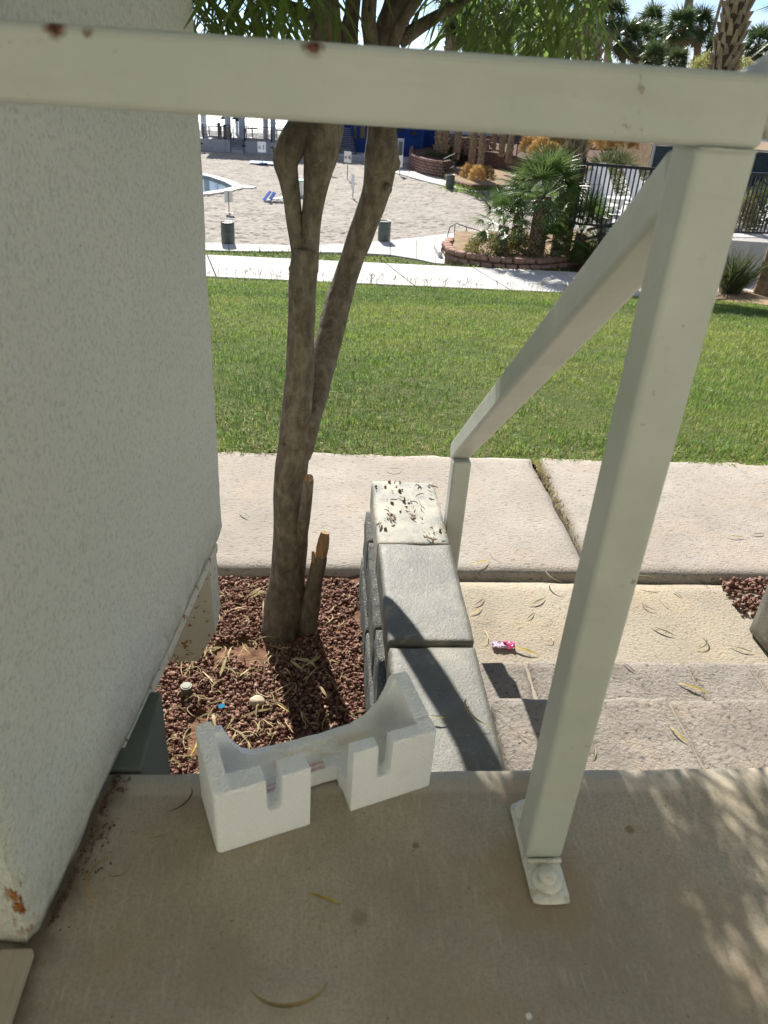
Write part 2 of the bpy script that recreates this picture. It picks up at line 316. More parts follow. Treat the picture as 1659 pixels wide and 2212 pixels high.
MAT['slat']=plain('slat_wood',(.20,.165,.13),.7,.3,.3,3); MAT['dark']=plain('dark_steel',(.03,.034,.04),.5,.4,.2); MAT['glass']=plain('dark_glass',(.012,.016,.022),.08,.6,.1)
MAT['palmtrunk']=plain('palm_trunk',(.27,.20,.135),.9,.2,.4,9,.8,25); MAT['palmboot']=plain('palm_boot',(.36,.265,.165),.85,.2,.5,4,.6,30); MAT['palmdark']=plain('palm_fibre',(.09,.06,.04),.95,.1,.4,8,.8,40)
MAT['palmleaf']=leafy('palm_frond',(.055,.11,.03),(.13,.20,.05),.35,.40,2,.35); MAT['palmdead']=leafy('palm_dead_frond',(.17,.12,.06),(.32,.24,.12),.2,.6,2)
MAT['farpalm']=leafy('far_palm_frond',(.040,.072,.028),(.085,.125,.04),.3,.4,.5); MAT['brush']=leafy('palo_foliage',(.20,.21,.05),(.36,.34,.11),.4,.5,1)
MAT['shrub']=leafy('shrub_leaf',(.05,.075,.03),(.13,.14,.05),.3,.7,2,.15); MAT['shruby']=leafy('shrub_olive',(.17,.16,.05),(.28,.25,.09),.35,.5,2); MAT['golden']=leafy('golden_grass',(.34,.19,.055),(.52,.33,.11),.35,.6,2)
MAT['rock']=plain('boulder',(.36,.31,.26),.9,.2,.3,3,.6,15); MAT['beddirt']=plain('bed_dirt',(.30,.22,.14),.95,.1,.35,4,.6,20); MAT['mulch']=plain('dark_mulch',(.13,.085,.07),.95,.1,.4,6,.6,20)
MAT['blue']=plain('blue_cloth',(.03,.10,.42),.8,.2,.2); MAT['paleblue']=plain('pale_blue_cloth',(.42,.55,.75),.8,.2,.2); MAT['green']=plain('teal_plastic',(.03,.42,.33),.4,.5,.1)
MAT['pink']=plain('pink_foil',(.62,.06,.20),.25,.6,.2,60); MAT['violet']=plain('pale_violet_foil',(.55,.42,.60),.25,.6,.15,60); MAT['cyan']=plain('cyan_plastic',(.05,.40,.68),.4,.4,.1); MAT['sprinkler']=plain('green_plastic',(.13,.15,.10),.55,.4,.2,50); MAT['pebble']=plain('pale_stone',(.50,.42,.31),.8,.3,.15,60,.4,200)
MAT['board']=concrete('weathered_board',(.36,.30,.21),(.48,.41,.30),6,(160,8,60),.1,.4); MAT['number']=plain('sign_black',(.02,.02,.025),.5,.3,.1); MAT['signred']=plain('sign_red',(.5,.08,.07),.5,.3,.1)
MAT['petiole']=plain('palm_petiole',(.13,.16,.05),.6,.3,.2); MAT['beam']=plain('white_beam',(.62,.60,.53),.5,.4,.1,20); MAT['windscreen']=plain('green_windscreen',(.035,.05,.055),.9,.1,.2)
t=NT('rusty_white'); c=t.mix(t.ramp(t.noise(55,5,.65),(.585,0.),(.64,1.)),(.58,.56,.47),(.26,.10,.03)); t.col(c,.55,.4); t.bump(t.noise(50,4),.2,.003); MAT['rusty']=t.m
t=NT('dried_paint'); c=t.mix(t.ramp(t.noise(70,5,.6),(.54,0.),(.66,.6)),(.66,.65,.57),(.40,.36,.28)); t.col(c,.5,.4); t.bump(t.noise(90,5),.6,.004); MAT['plate']=t.m
# ================================================================== SETTING, NEAR
G0=-.62                                             # ground by the building; the landing is z = 0
def rough_box(x0,x1,y0,y1,z0,z1,step=.02,amp=.003,freq=30.,seed=0,chip=.0,fr=.006):
    """box of a grid of faces with worn, uneven faces and softened edges"""
    m=MB(); idx={}
    nx,ny,nz=[max(2,int(round((b-a)/step))) for a,b in ((x0,x1),(y0,y1),(z0,z1))]
    def vid(i,j,k):
        if (i,j,k) in idx: return idx[(i,j,k)]
        x=x0+(x1-x0)*i/nx; y=y0+(y1-y0)*j/ny; z=z0+(z1-z0)*k/nz
        e=[(i in (0,nx)),(j in (0,ny)),(k in (0,nz))]; c=sum(e)
        d=Vector((n3(x*freq+seed,y*freq,z*freq),n3(x*freq,y*freq+9+seed,z*freq),n3(x*freq,y*freq,z*freq+5+seed)))*amp
        p=Vector((x,y,z))+d
        if c>=2:
            f=fr*(1+chip*max(0,n3(x*14+seed,y*14,z*14)))
            if e[0]: p.x+=f if i==0 else -f
            if e[1]: p.y+=f if j==0 else -f
            if e[2]: p.z+=f if k==0 else -f
        m.v.append(tuple(p)); idx[(i,j,k)]=len(m.v)-1; return len(m.v)-1
    for i in range(nx):
        for j in range(ny):
            m.f.append((vid(i,j,0),vid(i,j+1,0),vid(i+1,j+1,0),vid(i+1,j,0))); m.f.append((vid(i,j,nz),vid(i+1,j,nz),vid(i+1,j+1,nz),vid(i,j+1,nz)))
    for i in range(nx):
        for k in range(nz):
            m.f.append((vid(i,0,k),vid(i+1,0,k),vid(i+1,0,k+1),vid(i,0,k+1))); m.f.append((vid(i,ny,k),vid(i,ny,k+1),vid(i+1,ny,k+1),vid(i+1,ny,k)))
    for j in range(ny):
        for k in range(nz):
            m.f.append((vid(0,j,k),vid(0,j,k+1),vid(0,j+1,k+1),vid(0,j+1,k))); m.f.append((vid(nx,j,k),vid(nx,j+1,k),vid(nx,j+1,k+1),vid(nx,j,k+1)))
    return m
# landing
lo=rough_box(-2.2,3.2,-3.2,.790,-.19,0,.026,.0009,14,8,.5,.0022).obj('landing_floor',MAT['landing'],smooth=True); tag(lo,kind='structure')
lf=MB().box(-2.18,3.18,-3.2,.775,-.70,-.192).obj('landing_base',MAT['greywall']); tag(lf,kind='structure')
# two steps of concrete blocks and their mortar beds
steps=bpy.data.objects.new('block_steps',None); C.objects.link(steps); steps.location=(.9,1.1,G0); WORLD['block_steps']=(.9,1.1,G0); tag(steps,kind='structure')
MB().box(.362,2.6,.792,1.140,G0-.05,-.212).obj('mortar_bed',MAT['mortar'],steps)
MB().box(.362,2.6,1.142,1.478,G0-.05,-.412).obj('mortar_bed',MAT['mortar'],steps)
def step_row(xs,y0,y1,zt,seed):
    for k in range(len(xs)-1):
        x0,x1=xs[k]+.002,xs[k+1]-.002
        rough_box(x0,x1,y0,y1,zt-.19,zt+.003*n3(k+seed,1,2),.016,.0032,40,seed+k,.8,.004).obj('block',MAT['block'],steps,smooth=True)
step_row([.366,.737,1.13,1.53,1.95,2.4],.796,.955,-.2,3) if False else None
step_row([.3575,.737,1.137,1.537,1.937],.800,1.147,-.2,3)
step_row([.3575,.540,.969,1.141,1.54,1.94],1.152,1.487,-.4,13)
# concrete pad at the foot of the steps, sidewalk slabs
rough_box(.362,2.6,1.49,2.150,G0-.08,G0,.06,.003,9,5,.6,.006).obj('concrete_pad',MAT['pad'],smooth=True)['kind']='structure'
walk=bpy.data.objects.new('sidewalk',None); C.objects.link(walk); walk.location=(0,2.6,G0); WORLD['sidewalk']=(0,2.6,G0); tag(walk,kind='structure')
for k,(x0,x1) in enumerate(((-4.6,-2.72),(-2.70,-.90),(-.885,.962),(.990,2.84),(2.86,4.7),(4.72,6.5))):
    rough_box(x0,x1,2.165,3.09,G0-.09,G0+.022+.004*n3(k,3,4),.045,.004,11,k*3,1.2,.008).obj('slab',MAT['sidewalk'],walk,smooth=True)
# small weeds growing in the slab joint
def terr(Y):
    pts=((-5,-.62),(3.08,-.62),(17.5,-3.46),(19.75,-3.50),(31.8,-6.36),(35.4,-6.42),(78,-6.42))
    for (a,za),(b,zb) in zip(pts,pts[1:]):
        if Y<=b: return za+(zb-za)*(Y-a)/(b-a)
    return -6.42
TY=[-5,.7,2.2,3.05,8,12,17.5,19.75,26,31.8,35.4,50,78]
tv=[];tf=[]
for Y in TY:
    for X in (-60,-6,8,70): tv.append((X,Y,terr(Y)-.09))
for i in range(len(TY)-1):
    for j in range(3): a=i*4+j; tf.append((a,a+1,a+5,a+4))
MB().add(tv,tf).obj('ground',MAT['soil'])['kind']='structure'
# planter bed
bed=MB()
for i in range(41):
    for j in range(61):
        x=-2.2+(2.36*i/40); y=.78+1.42*j/60; bed.v.append((x,y,G0-.012+.010*n3(x*7,y*7,1)+.004*n3(x*30,y*30,4)))
for i in range(40):
    for j in range(60): a=i*61+j; bed.f.append((a,a+61,a+62,a+1))
bed.obj('planter_bed',MAT['dirt'],smooth=True)['kind']='structure'
MAT['dirtbits']=plain('dirt_crumbs',(.17,.115,.07),.95,.1,.6,60)
def stones(name,n,area,zf,smin,smax,mat,seed,label,cat):
    r=np.random.RandomState(seed); P=area(r,n); n=len(P)
    cube=np.array([(-1,-1,-1),(1,-1,-1),(1,1,-1),(-1,1,-1),(-1,-1,1),(1,-1,1),(1,1,1),(-1,1,1)],float)*.58
    V=cube[None]*(1+.95*(r.rand(n,8,3)-.5))*(smin+(smax-smin)*r.rand(n,1,1)**2)*(1+.9*(r.rand(n,1,3)-.5))
    a=r.rand(n)*6.28; b=(r.rand(n)-.5)*2.2; ca,sa,cb,sb=np.cos(a),np.sin(a),np.cos(b),np.sin(b)
    x,y,z=V[...,0],V[...,1],V[...,2]; y,z=y*cb[:,None]-z*sb[:,None],y*sb[:,None]+z*cb[:,None]; x,y=x*ca[:,None]-y*sa[:,None],x*sa[:,None]+y*ca[:,None]
    V=np.stack([x+P[:,None,0],y+P[:,None,1],z+P[:,None,2]],-1).reshape(-1,3)
    F=np.array([(3,2,1,0),(4,5,6,7),(0,1,5,4),(1,2,6,5),(2,3,7,6),(3,0,4,7)]); F=(F[None]+np.arange(n)[:,None,None]*8).reshape(-1,4)
    o=linkmesh(name,fastmesh(name,V,F,mat)); return tag(o,label,cat,kind='stuff')
def bedarea(r,n):
    x=-1.0+1.15*r.rand(n); y=.82+1.32*r.rand(n); d=np.hypot(x+.105,y-1.86); k=(d>.065)&~((x<-.245)&(y<.97))
    clump=vn(x*5,y*5,3)+.6*vn(x*13,y*13,4); k&=(clump>-.75+.4*(x>.08))
    x,y=x[k],y[k]; return np.stack([x,y,G0-.004+.012*r.rand(len(x))],1)
stones('lava_gravel',38000,bedarea,None,.0024,.0080,MAT['lava'],5,'red-brown lava gravel covering the planter bed under the tree','gravel')
stones('lava_gravel',1500,lambda r,n: np.stack([1.42+1.1*r.rand(n),1.955+.20*r.rand(n),G0+.0+.02*r.rand(n)],1),None,.006,.014,MAT['lava'],6,'small patch of lava gravel at the right end of the concrete pad','gravel')
# dry litter on the planter bed
def strips(n,place,lmin,lmax,wd,r,lift=.012,curl=1.6):
    segs=6; V=[];F=[]
    P=place(r,n); n=len(P)
    th=r.rand(n)*6.28; Ls=lmin+(lmax-lmin)*r.rand(n)**1.6; k=(r.rand(n)-.5)*2*curl; W=wd*(.35+.9*r.rand(n)); tilt=(r.rand(n)-.3)*.35
    out=np.zeros((n,segs+1,2,3)); p=P.copy(); h=P[:,2].copy()
    tt=th.copy()
    for s in range(segs+1):
        u=s/segs; ww=W*(np.sin(np.pi*min(max(u*.93+.04,0),1))**.7)
        nx,ny=-np.sin(tt),np.cos(tt); z=h+lift*(r.rand(n)*.25+np.sin(np.pi*u)*.8*np.abs(tilt)*3)
        for e,sg in enumerate((-1,1)):
            out[:,s,e,0]=p[:,0]+nx*ww*sg*.5; out[:,s,e,1]=p[:,1]+ny*ww*sg*.5; out[:,s,e,2]=z+sg*ww*.25*np.sign(tilt)
        p[:,0]+=np.cos(tt)*Ls/segs; p[:,1]+=np.sin(tt)*Ls/segs; tt=tt+k/segs*(.6+.8*r.rand(n))
    base=np.arange(n)[:,None]*((segs+1)*2); f=[]
    for s in range(segs): f.append(np.stack([base[:,0]+2*s,base[:,0]+2*s+1,base[:,0]+2*s+3,base[:,0]+2*s+2],1))
    return out.reshape(-1,3),np.concatenate(f)
def litarea(r,n):
    x=-.62+.75*r.rand(n); y=.86+1.25*r.rand(n); d=np.hypot(x+.105,y-1.86); dens=np.where(y<1.5,1,.55)*np.where((x>-.25),1,.7)*np.where(x>.03,.35,1)
    k=(d>.09)&(r.rand(n)<dens)&~((x<-.245)&(y<.97)); x,y=x[k],y[k]; return np.stack([x,y,np.full(len(x),G0+.012)],1)
V1,F1=strips(1250,litarea,.02,.085,.0034,np.random.RandomState(4),.02,3.2)
V2,F2=strips(150,litarea,.05,.10,.008,np.random.RandomState(8),.02,1.2)
V=np.concatenate([V1,V2]); F=np.concatenate([F1,F2+len(V1)])
tag(linkmesh('dry_leaf_litter',fastmesh('dry_leaf_litter',V,F,MAT['litter'])),'tangle of straw-coloured dry leaves and twigs over the gravel','leaf litter',kind='stuff')
# ------------------------------------------------------------------ stucco wing wall on the left
P0=Vector((-.316,.536,0)); P1=Vector((-.205,1.450,0)); sw=thing('stucco_wall','pale grey-green rough stucco wall standing along the left side of landing','wall',(P0.x-.2,P0.y+.4,0))
dr=(P1-P0).normalized(); nl=Vector((-dr.y,dr.x,0)); TH=.36
def wallpt(s,t,z): q=P0+dr*s+nl*t; return (q.x,q.y,z)
LN=(P1-P0).length; m=MB(); na,nb=46,60; ZB=.004; ZT=3.1
zz=[ZB+ (1.25-ZB)*(i/nb) for i in range(nb+1)]+[1.8,ZT]
for i in range(na+1):
    for j,z in enumerate(zz):
        s=LN*i/na; d=.0022*n3(s*9,z*9,2)+.0012*n3(s*40,z*40,3)
        e=0
        if i==na or i==0: e+=.006
        if j==0: e+=.004
        zb=z
        if j==0: zb=z+.004*n3(s*30,0,1)
        q=P0+dr*s+nl*(e-d); m.v.append((q.x,q.y,zb+(.03*max(0,(s-LN+.03)/.03) if j==0 else 0)))
nzz=len(zz)
for i in range(na):
    for j in range(nzz-1): a=i*nzz+j; m.f.append((a,a+nzz,a+nzz+1,a+1))
bk=len(m.v); m.v+= [wallpt(.004,TH,ZB),wallpt(LN-.004,TH,ZB+.03),wallpt(.004,TH,ZT),wallpt(LN-.004,TH,ZT)]
m.f+=[tuple(list(range(0,nzz))+[bk+2,bk]),tuple(list(range(na*nzz+nzz-1,na*nzz-1,-1))+[bk+1,bk+3]),(bk,bk+2,bk+3,bk+1),
      tuple([bk]+[bk+1]+[i*nzz for i in range(na,-1,-1)]),tuple([bk+2]+[i*nzz+nzz-1 for i in range(0,na+1)]+[bk+3])]
m.obj('stucco_face',MAT['stucco'],sw,smooth=False)
sf=C.objects['stucco_face']
for p in sf.data.polygons:
    if len(p.vertices)==4: p.use_smooth=True
MAT['pier']=plain('pier_paint',(.13,.145,.12),.85,.2,.2,8,.4,80)
# bottom trim strip and beam end hanging below the far end of the wall, grey pier under it
a=P0+dr*.30+nl*.012; b=P1-dr*.05+nl*.012
m=MB().bar((a.x,a.y,-.009),(b.x,b.y,-.009),.020,.022); m.obj('trim_strip',MAT['rusty'],sw,bevel=.003)
m=MB(); bq=[(-.222,1.375),(-.222,1.43),(-.52,1.43),(-.52,1.375)]
prof=[(-.222,-.01),(-.219,-.19),(-.262,-.275),(-.52,-.275),(-.52,-.01)]
m.add([(x,1.40,z) for x,z in prof]+[(x,1.50,z) for x,z in prof],[(4,3,2,1,0),(5,6,7,8,9)]+[(k,(k+1)%5,(k+1)%5+5,k+5) for k in range(5)])
m=MB(); m.add([(x,1.335,z) for x,z in prof]+[(x,1.43,z) for x,z in prof],[(0,1,2,3,4),(9,8,7,6,5)]+[(k+5,(k+1)%5+5,(k+1)%5,k) for k in range(5)])
tag(m.obj('beam_end',MAT['rusty'],sw,bevel=.004),'white painted beam end with rust streaks')
MB().box(-.62,-.250,.794,.955,G0-.06,.0).obj('pier',MAT['pier'],sw,bevel=.004)
# weathered board at the foot of the wall
bd=thing('threshold_board','weathered beige grooved board lying at the foot of the stucco wall','board',(-.45,.3,0))
for k,(x0,x1) in enumerate(((-.700,-.4935),(-.4915,-.400),(-.3985,-.352),(-.3505,-.314))): MB().box(x0,x1,-.6,.526,.001,.016-.003*(k==2)).obj('strip',MAT['board'],bd,bevel=.003)
# ------------------------------------------------------------------ low block wall beside the steps
MB().box(-6,7,-1.75,-1.5,-.7,5.6).obj('unseen_building_wall',MAT['stucco'])['kind']='structure'  # unseen wall behind the camera, added to cut the blue sky fill
MB().box(-6,7,-1.498,.28,2.62,2.84).obj('unseen_overhead_slab',MAT['stucco'])['kind']='structure'  # assumed slab above the view, added to hold open sky off the landing
bw=thing('block_wall','low grey painted block wall between the planter and the steps','wall',(.26,1.45,G0))
for k,(y0,y1,zt,mt) in enumerate(((.794,1.312,-.205,'greywall'),(1.318,1.7215,-.198,'greywall'),(1.725,2.085,-.203,'wornwall'))):
    rough_box(.160,.357,y0,y1,zt-.10,zt,.012,.0014,18,k*7+1,1.0,.0022).obj('cap_block',MAT[mt],bw,smooth=True)
for c in range(2):
    ys=[.80,1.10,1.50,1.90,2.08] if c else [.80,1.30,1.70,2.08]
    for k in range(len(ys)-1):
        rough_box(.146-.006*(1-c),.352,ys[k]+.002,ys[k+1]-.002,G0-.03+c*.172,G0+.140+c*.172-.001,.02,.0028,34,k*5+c*31,.8,.0025).obj('block',MAT['roughblock'],bw,smooth=True)
eb=rough_box(1.40,1.75,1.715,1.90,G0-.01,-.40,.03,.004,18,77,1.2,.012).obj('concrete_block',MAT['greywall'],smooth=True); tag(eb,'dark grey concrete block standing at the right edge of the pad','block')
# ------------------------------------------------------------------ railing
rl=thing('stair_railing','pale grey-green painted square tube railing with a sloping handrail','railing',(.307,.653,0))
BV=.0065
MB().box(-.325,.333,.628,.679,.868,.919).obj('top_rail',MAT['rail'],rl,bevel=BV,seg=4)
MB().box(.2815,.332,.629,.678,.010,.870).obj('post',MAT['rail'],rl,bevel=BV,seg=4)
MB().bar((.309,.676,.842),(.388,1.915,-.016),.050,.050).obj('handrail',MAT['rail'],rl,bevel=BV,seg=4)
MB().bar((.325,.653,.892),(.80,.650,1.235),.050,.050).obj('handrail',MAT['rail'],rl,bevel=BV,seg=4)
MB().box(.361,.411,1.838,1.888,G0+.006,-.012).obj('post',MAT['rail'],rl,bevel=BV,seg=4)
MB().box(.352,.418,1.80,1.93,G0+.0005,G0+.007).obj('base_plate',MAT['plate'],rl,bevel=.002)
bp=rough_box(.279,.3285,.569,.724,.0006,.0105,.012,.0012,60,3,1,.002).obj('base_plate',MAT['plate'],rl,smooth=True)
for y in (.598,.703):
    m=MB().lathe([(.0190,.0100),(.0200,.0130),(.0165,.0150),(.0150,.0165)],24,.303,y); m.lathe([(.0105,.0160),(.0115,.0190),(.0108,.0250),(.0075,.0280),(.001,.0288)],16,.303,y); m.obj('bolt',MAT['plate'],bp,smooth=True)
for y in (.6255,):     # weld bead where the post meets the plate
    MB().tube([(.284,y,.012),(.300,y-.001,.0125),(.315,y,.0120),(.329,y,.0125)],.0032,8,.3,200).obj('weld_bead',MAT['plate'],rl,smooth=True)
MB().tube([(.284,.6272,.867),(.296,.6272,.8675),(.312,.6272,.867),(.329,.6272,.8675)],.0012,8,.3,200).obj('weld_bead',MAT['rail'],rl,smooth=True)
# ------------------------------------------------------------------ foam packing piece
FA=math.radians(19.96); fo=thing('foam_packaging','broken white foam packing end cap lying on the landing','foam packaging',(-.123,.652,.001),rz=FA)
LEN,DEP=.314,.106
def uslot(s,c,w,zb): # height of a round-bottomed slot cut through the front walls
    d=abs(s-c)
    return None if d>=w else zb+.012*(1-math.sqrt(max(0,1-(d/w)**2)))
def backtop(s):
    K=((0,.132),(.020,.131),(.0225,.123),(.035,.120),(.040,.106),(.048,.088),(.060,.068),(.075,.058),(.11,.054),(.178,.052),(.225,.055),(.25,.066),(.268,.086),(.279,.112),(.284,.128),(.289,.134),(.314,.134))
    for (a,za),(b,zb) in zip(K,K[1:]):
        if s<=b: return za+(zb-za)*(s-a)/(b-a)
    return .134
def fh(s,t):
    wl,wr=.0225,.0235
    inner=wl<s<LEN-wr
    rim=.110+.022*(t/DEP)
    if not inner:
        if s>LEN-wr and .026<t<.034: return rim-.004 if t<.03 else rim
        if t>.095 and s>.3: return rim
        return rim
    # front walls
    ft=.030 if s<.128 else .021
    if t<ft and (s<.1275 or s>.188):
        z=.110+.002*(s>.188)
        if s>.188: z=.113
        for c,w in ((.0785,.0105),(.2345,.0105)):
            q=uslot(s,c,w,.050)
            if q is not None: z=q
        return z
    # back wall and floor with a smooth fillet
    bt=backtop(s); fl=.034
    fil=lambda d,R: 0 if d>=R else R-math.sqrt(max(0,R*R-(R-d)**2))
    d=DEP-.013-t
    if d<=0: return bt
    z=fl+min(fil(d,.020),max(0,bt-fl))*1.0
    for dd in (s-wl,LEN-wr-s):
        z=max(z,fl+fil(dd,.014)*1.3)
    return z
def feat(base,step,edges):
    g=set()
    for e in edges: g.add(round(e-.0004,5)); g.add(round(e+.0004,5))
    x=0
    while x<=base+1e-9:
        if all(abs(x-e)>.0012 for e in edges): g.add(round(x,5))
        x+=step
    g.add(0.0); g.add(round(base,5)); return sorted(q for q in g if 0<=q<=base)
ss=feat(LEN,.0022,[.0225,.068,.089,.1275,.188,.224,.245,LEN-.0235]); ts=feat(DEP,.0022,[.021,.030,.056,DEP-.013])
m=MB(); top={};bot={}
def infoot(s,t): return not (.1275<s<.188 and t<.056)
def foam_xy(s,t):
    js=.0016*n3(s*60,t*60,1) if (.11<s<.2 and t<.07) else 0
    r=0
    # rounded vertical corners
    R=.007; cs,ct=s,t
    for (sx,tx) in ((0,0),(LEN,0),(0,DEP),(LEN,DEP)):
        ds=R-abs(s-sx); dt=R-abs(t-tx)
        if ds>0 and dt>0:
            L2=math.hypot(ds,dt)
            mxd=max(ds,dt)
            k=mxd/L2
            cs=sx+(1 if sx==0 else -1)*(R-ds*k); ct=tx+(1 if tx==0 else -1)*(R-dt*k)
    return cs+js,ct+js*.5
for i,s in enumerate(ss):
    for j,t in enumerate(ts):
        if not infoot(s,t): continue
        z=fh(s,t); x,y=foam_xy(s,t)
        z+= .0006*n3(s*120,t*120,3)
        if i in (0,len(ss)-1) or j in (0,len(ts)-1): z-=.0022
        top[i,j]=len(m.v); m.v.append((x,y,z)); 
        e=.0015 if (i in (0,len(ss)-1) or j in (0,len(ts)-1)) else 0
        bot[i,j]=len(m.v); m.v.append((x,y,0.0 if not (.10<s<.215 and t>.05) else .004))
cells=set()
for i in range(len(ss)-1):
    for j in range(len(ts)-1):
        if all((a,b) in top for a,b in ((i,j),(i+1,j),(i+1,j+1),(i,j+1))): cells.add((i,j))
for i,j in cells:
    m.f.append((top[i,j],top[i+1,j],top[i+1,j+1],top[i,j+1])); m.f.append((bot[i,j],bot[i,j+1],bot[i+1,j+1],bot[i+1,j]))
    for (di,dj),(a,b) in (((0,-1),((i,j),(i+1,j))),((1,0),((i+1,j),(i+1,j+1))),((0,1),((i+1,j+1),(i,j+1))),((-1,0),((i,j+1),(i,j)))):
        if (i+di,j+dj) not in cells: m.f.append((bot[a],bot[b],top[b],top[a]))
fb=m.obj('foam_body',MAT['foam'],fo,loc=(0,0,0))
# printed film label, stuck upside down on the tray floor
def text_mesh(s,sz,mat,ext=0.0):
    cu=bpy.data.curves.new('txt','FONT'); cu.body=s; cu.size=sz; cu.extrude=ext; cu.resolution_u=2
    o=bpy.data.objects.new('txt',cu); C.objects.link(o); dg=bpy.context.evaluated_depsgraph_get(); dg.update()
    me=bpy.data.meshes.new_from_object(o.evaluated_get(dg)); bpy.data.objects.remove(o); bpy.data.curves.remove(cu)
    me.materials.clear(); me.materials.append(mat); return me
lab=MB()
def sheet(pts,z,m,n=8):
    (x0,y0),(x1,y1)=pts; V=[];F=[]
    for i in range(n+1):
        for j in range(n+1):
            x=x0+(x1-x0)*i/n; y=y0+(y1-y0)*j/n
            V.append((x+.001*n3(y*300,i,0)*(i in (0,n)),y+.0012*n3(x*300,j,3)*(j in (0,n)),z+.0005*n3(x*90,y*90,2)))
    for i in range(n):
        for j in range(n): a=i*(n+1)+j; F.append((a,a+n+1,a+n+2,a+1))
    m.add(V,F)
sheet(((.0735,.0305),(.128,.066)),.0362,lab); sheet(((.128,.0565),(.170,.074)),.0362,lab)
lb=lab.obj('label_film',MAT['label'],fo,loc=(0,0,0),smooth=True)
for s,sz,x,y in (('To reduce t',.0080,.1690,.0595),('handles befo',.0080,.1695,.0680),('semble',.0080,.1085,.0385),('instructions',.0080,.1180,.0470),('Part No 00-0700',.0042,.1100,.0545)):
    me=text_mesh(s,sz,MAT['redink']); o=bpy.data.objects.new('print',me); C.objects.link(o); o.parent=lb; o.location=(x,y,.0371); o.rotation_euler=(0,0,math.pi)
def wallfoot(r,n):
    s=.02+.26*r.rand(n)**.9; q=.002+.010*np.abs(r.randn(n))*(.4+1.1*(vn(s*30,s*0,3)>0)); x=P0.x+dr.x*s-nl.x*q; y=P0.y+dr.y*s-nl.y*q; k=y<.785; return np.stack([x[k],y[k],np.full(k.sum(),.002)],1)
stones('wall_foot_debris',420,wallfoot,None,.0006,.0024,MAT['dirtbits'],15,'line of brown dirt crumbs along the foot of the stucco wall','debris')
# ------------------------------------------------------------------ small things in the planter
def nugget(name,loc,r,mat,label,cat,sx=1,sy=1,sz=.7,seed=1):
    m=MB(); bm=bmesh.new(); bmesh.ops.create_icosphere(bm,subdivisions=3,radius=1)
    for v in bm.verts:
        k=1+.18*n3(v.co.x*1.6+seed,v.co.y*1.6,v.co.z*1.6)+.05*n3(v.co.x*6+seed,v.co.y*6,v.co.z*6); v.co=Vector((v.co.x*sx,v.co.y*sy,v.co.z*sz))*k*r
    me=bpy.data.meshes.new(name); bm.to_mesh(me); bm.free(); me.materials.append(mat)
    for p in me.polygons: p.use_smooth=True
    o=linkmesh(name,me); o.location=loc; return tag(o,label,cat)
p=onz(555,1523,G0); nugget('stone',(p.x,p.y,G0+.014),.0185,MAT['pebble'],'smooth pale stone on the gravel left of the trunk shadow','stone',1.1,1,.8)
p=onz(404,1500,G0); sp=thing('sprinkler_head','dark green pop-up sprinkler cap sticking out of the gravel','sprinkler',(p.x,p.y,G0-.01))
m=MB().lathe([(.0135,-.02),(.0140,.026),(.0165,.028),(.0168,.040),(.0150,.042)],20); m.obj('riser',MAT['sprinkler'],sp,loc=(0,0,0),smooth=False)
MB().lathe([(.0118,.0422),(.0112,.0438),(.001,.0442)],20).obj('cap',MAT['sprinkler'],sp,loc=(0,0,0))
p=onz(480,1543,G0); m=MB(); sheet(((-.009,-.005),(.009,.006)),0,m,4); bl=m.obj('plastic_scrap',MAT['cyan'],loc=(p.x,p.y,G0+.030)); bl.rotation_euler=(.5,.2,.6); tag(bl,'tiny bright blue plastic scrap on the gravel','litter')
# candy wrapper on the pad
p=onz(1085,1400,G0); wp=thing('candy_wrapper','crumpled pink and violet candy wrapper on the concrete pad','wrapper',(p.x,p.y,G0+.004))
for nm,mt,x0,x1 in (('foil','violet',-.034,.012),('foil','pink',.0,.036)):
    m=MB(); V=[];F=[]; nn=12
    for i in range(nn+1):
        for j in range(7):
            x=x0+(x1-x0)*i/nn; y=-.014+.028*j/6; V.append((x,y+.003*n3(x*90,j,1),.004+.009*abs(n3(x*130,y*90,5 if mt=='pink' else 2))+.010*(1-(y/.014)**2)*.7+(.002 if mt=='pink' else 0)))
    for i in range(nn):
        for j in range(6): a=i*7+j; F.append((a,a+7,a+8,a+1))
    m.add(V,F).obj(nm,MAT[mt],wp,loc=(0,0,0))
# debris on the far cap block
MAT['debris']=plain('debris_brown',(.20,.12,.07),.9,.2,.6,90)
deb=np.random.RandomState(21)
def debpos(r,n):
    c=np.array([(.235,2.0),(.255,1.95),(.29,1.93),(.25,1.90),(.30,1.80),(.33,1.78),(.20,1.86),(.27,1.84),(.22,2.04),(.30,2.03),(.33,1.74)]); k=r.randint(0,len(c),n)
    P=c[k]+r.randn(n,2)*.030; P[:,0]=np.clip(P[:,0],.172,.345); P[:,1]=np.clip(P[:,1],1.735,2.07); return np.column_stack([P,np.full(n,-.199)])
o=stones('seed_debris',48,debpos,None,.0012,.006,MAT['debris'],9,'dark seeds and dry crumbs scattered on the far wall cap','debris')
V1,F1=strips(34,lambda r,n: debpos(r,n)+np.array([0,0,.001]),.012,.045,.006,np.random.RandomState(17),.012,2.4)
tag(linkmesh('cap_leaf_litter',fastmesh('cap_leaf_litter',V1,F1,MAT['leaf_brown'])),'shrivelled brown leaf scraps lying on the far wall cap','leaf litter',kind='stuff')
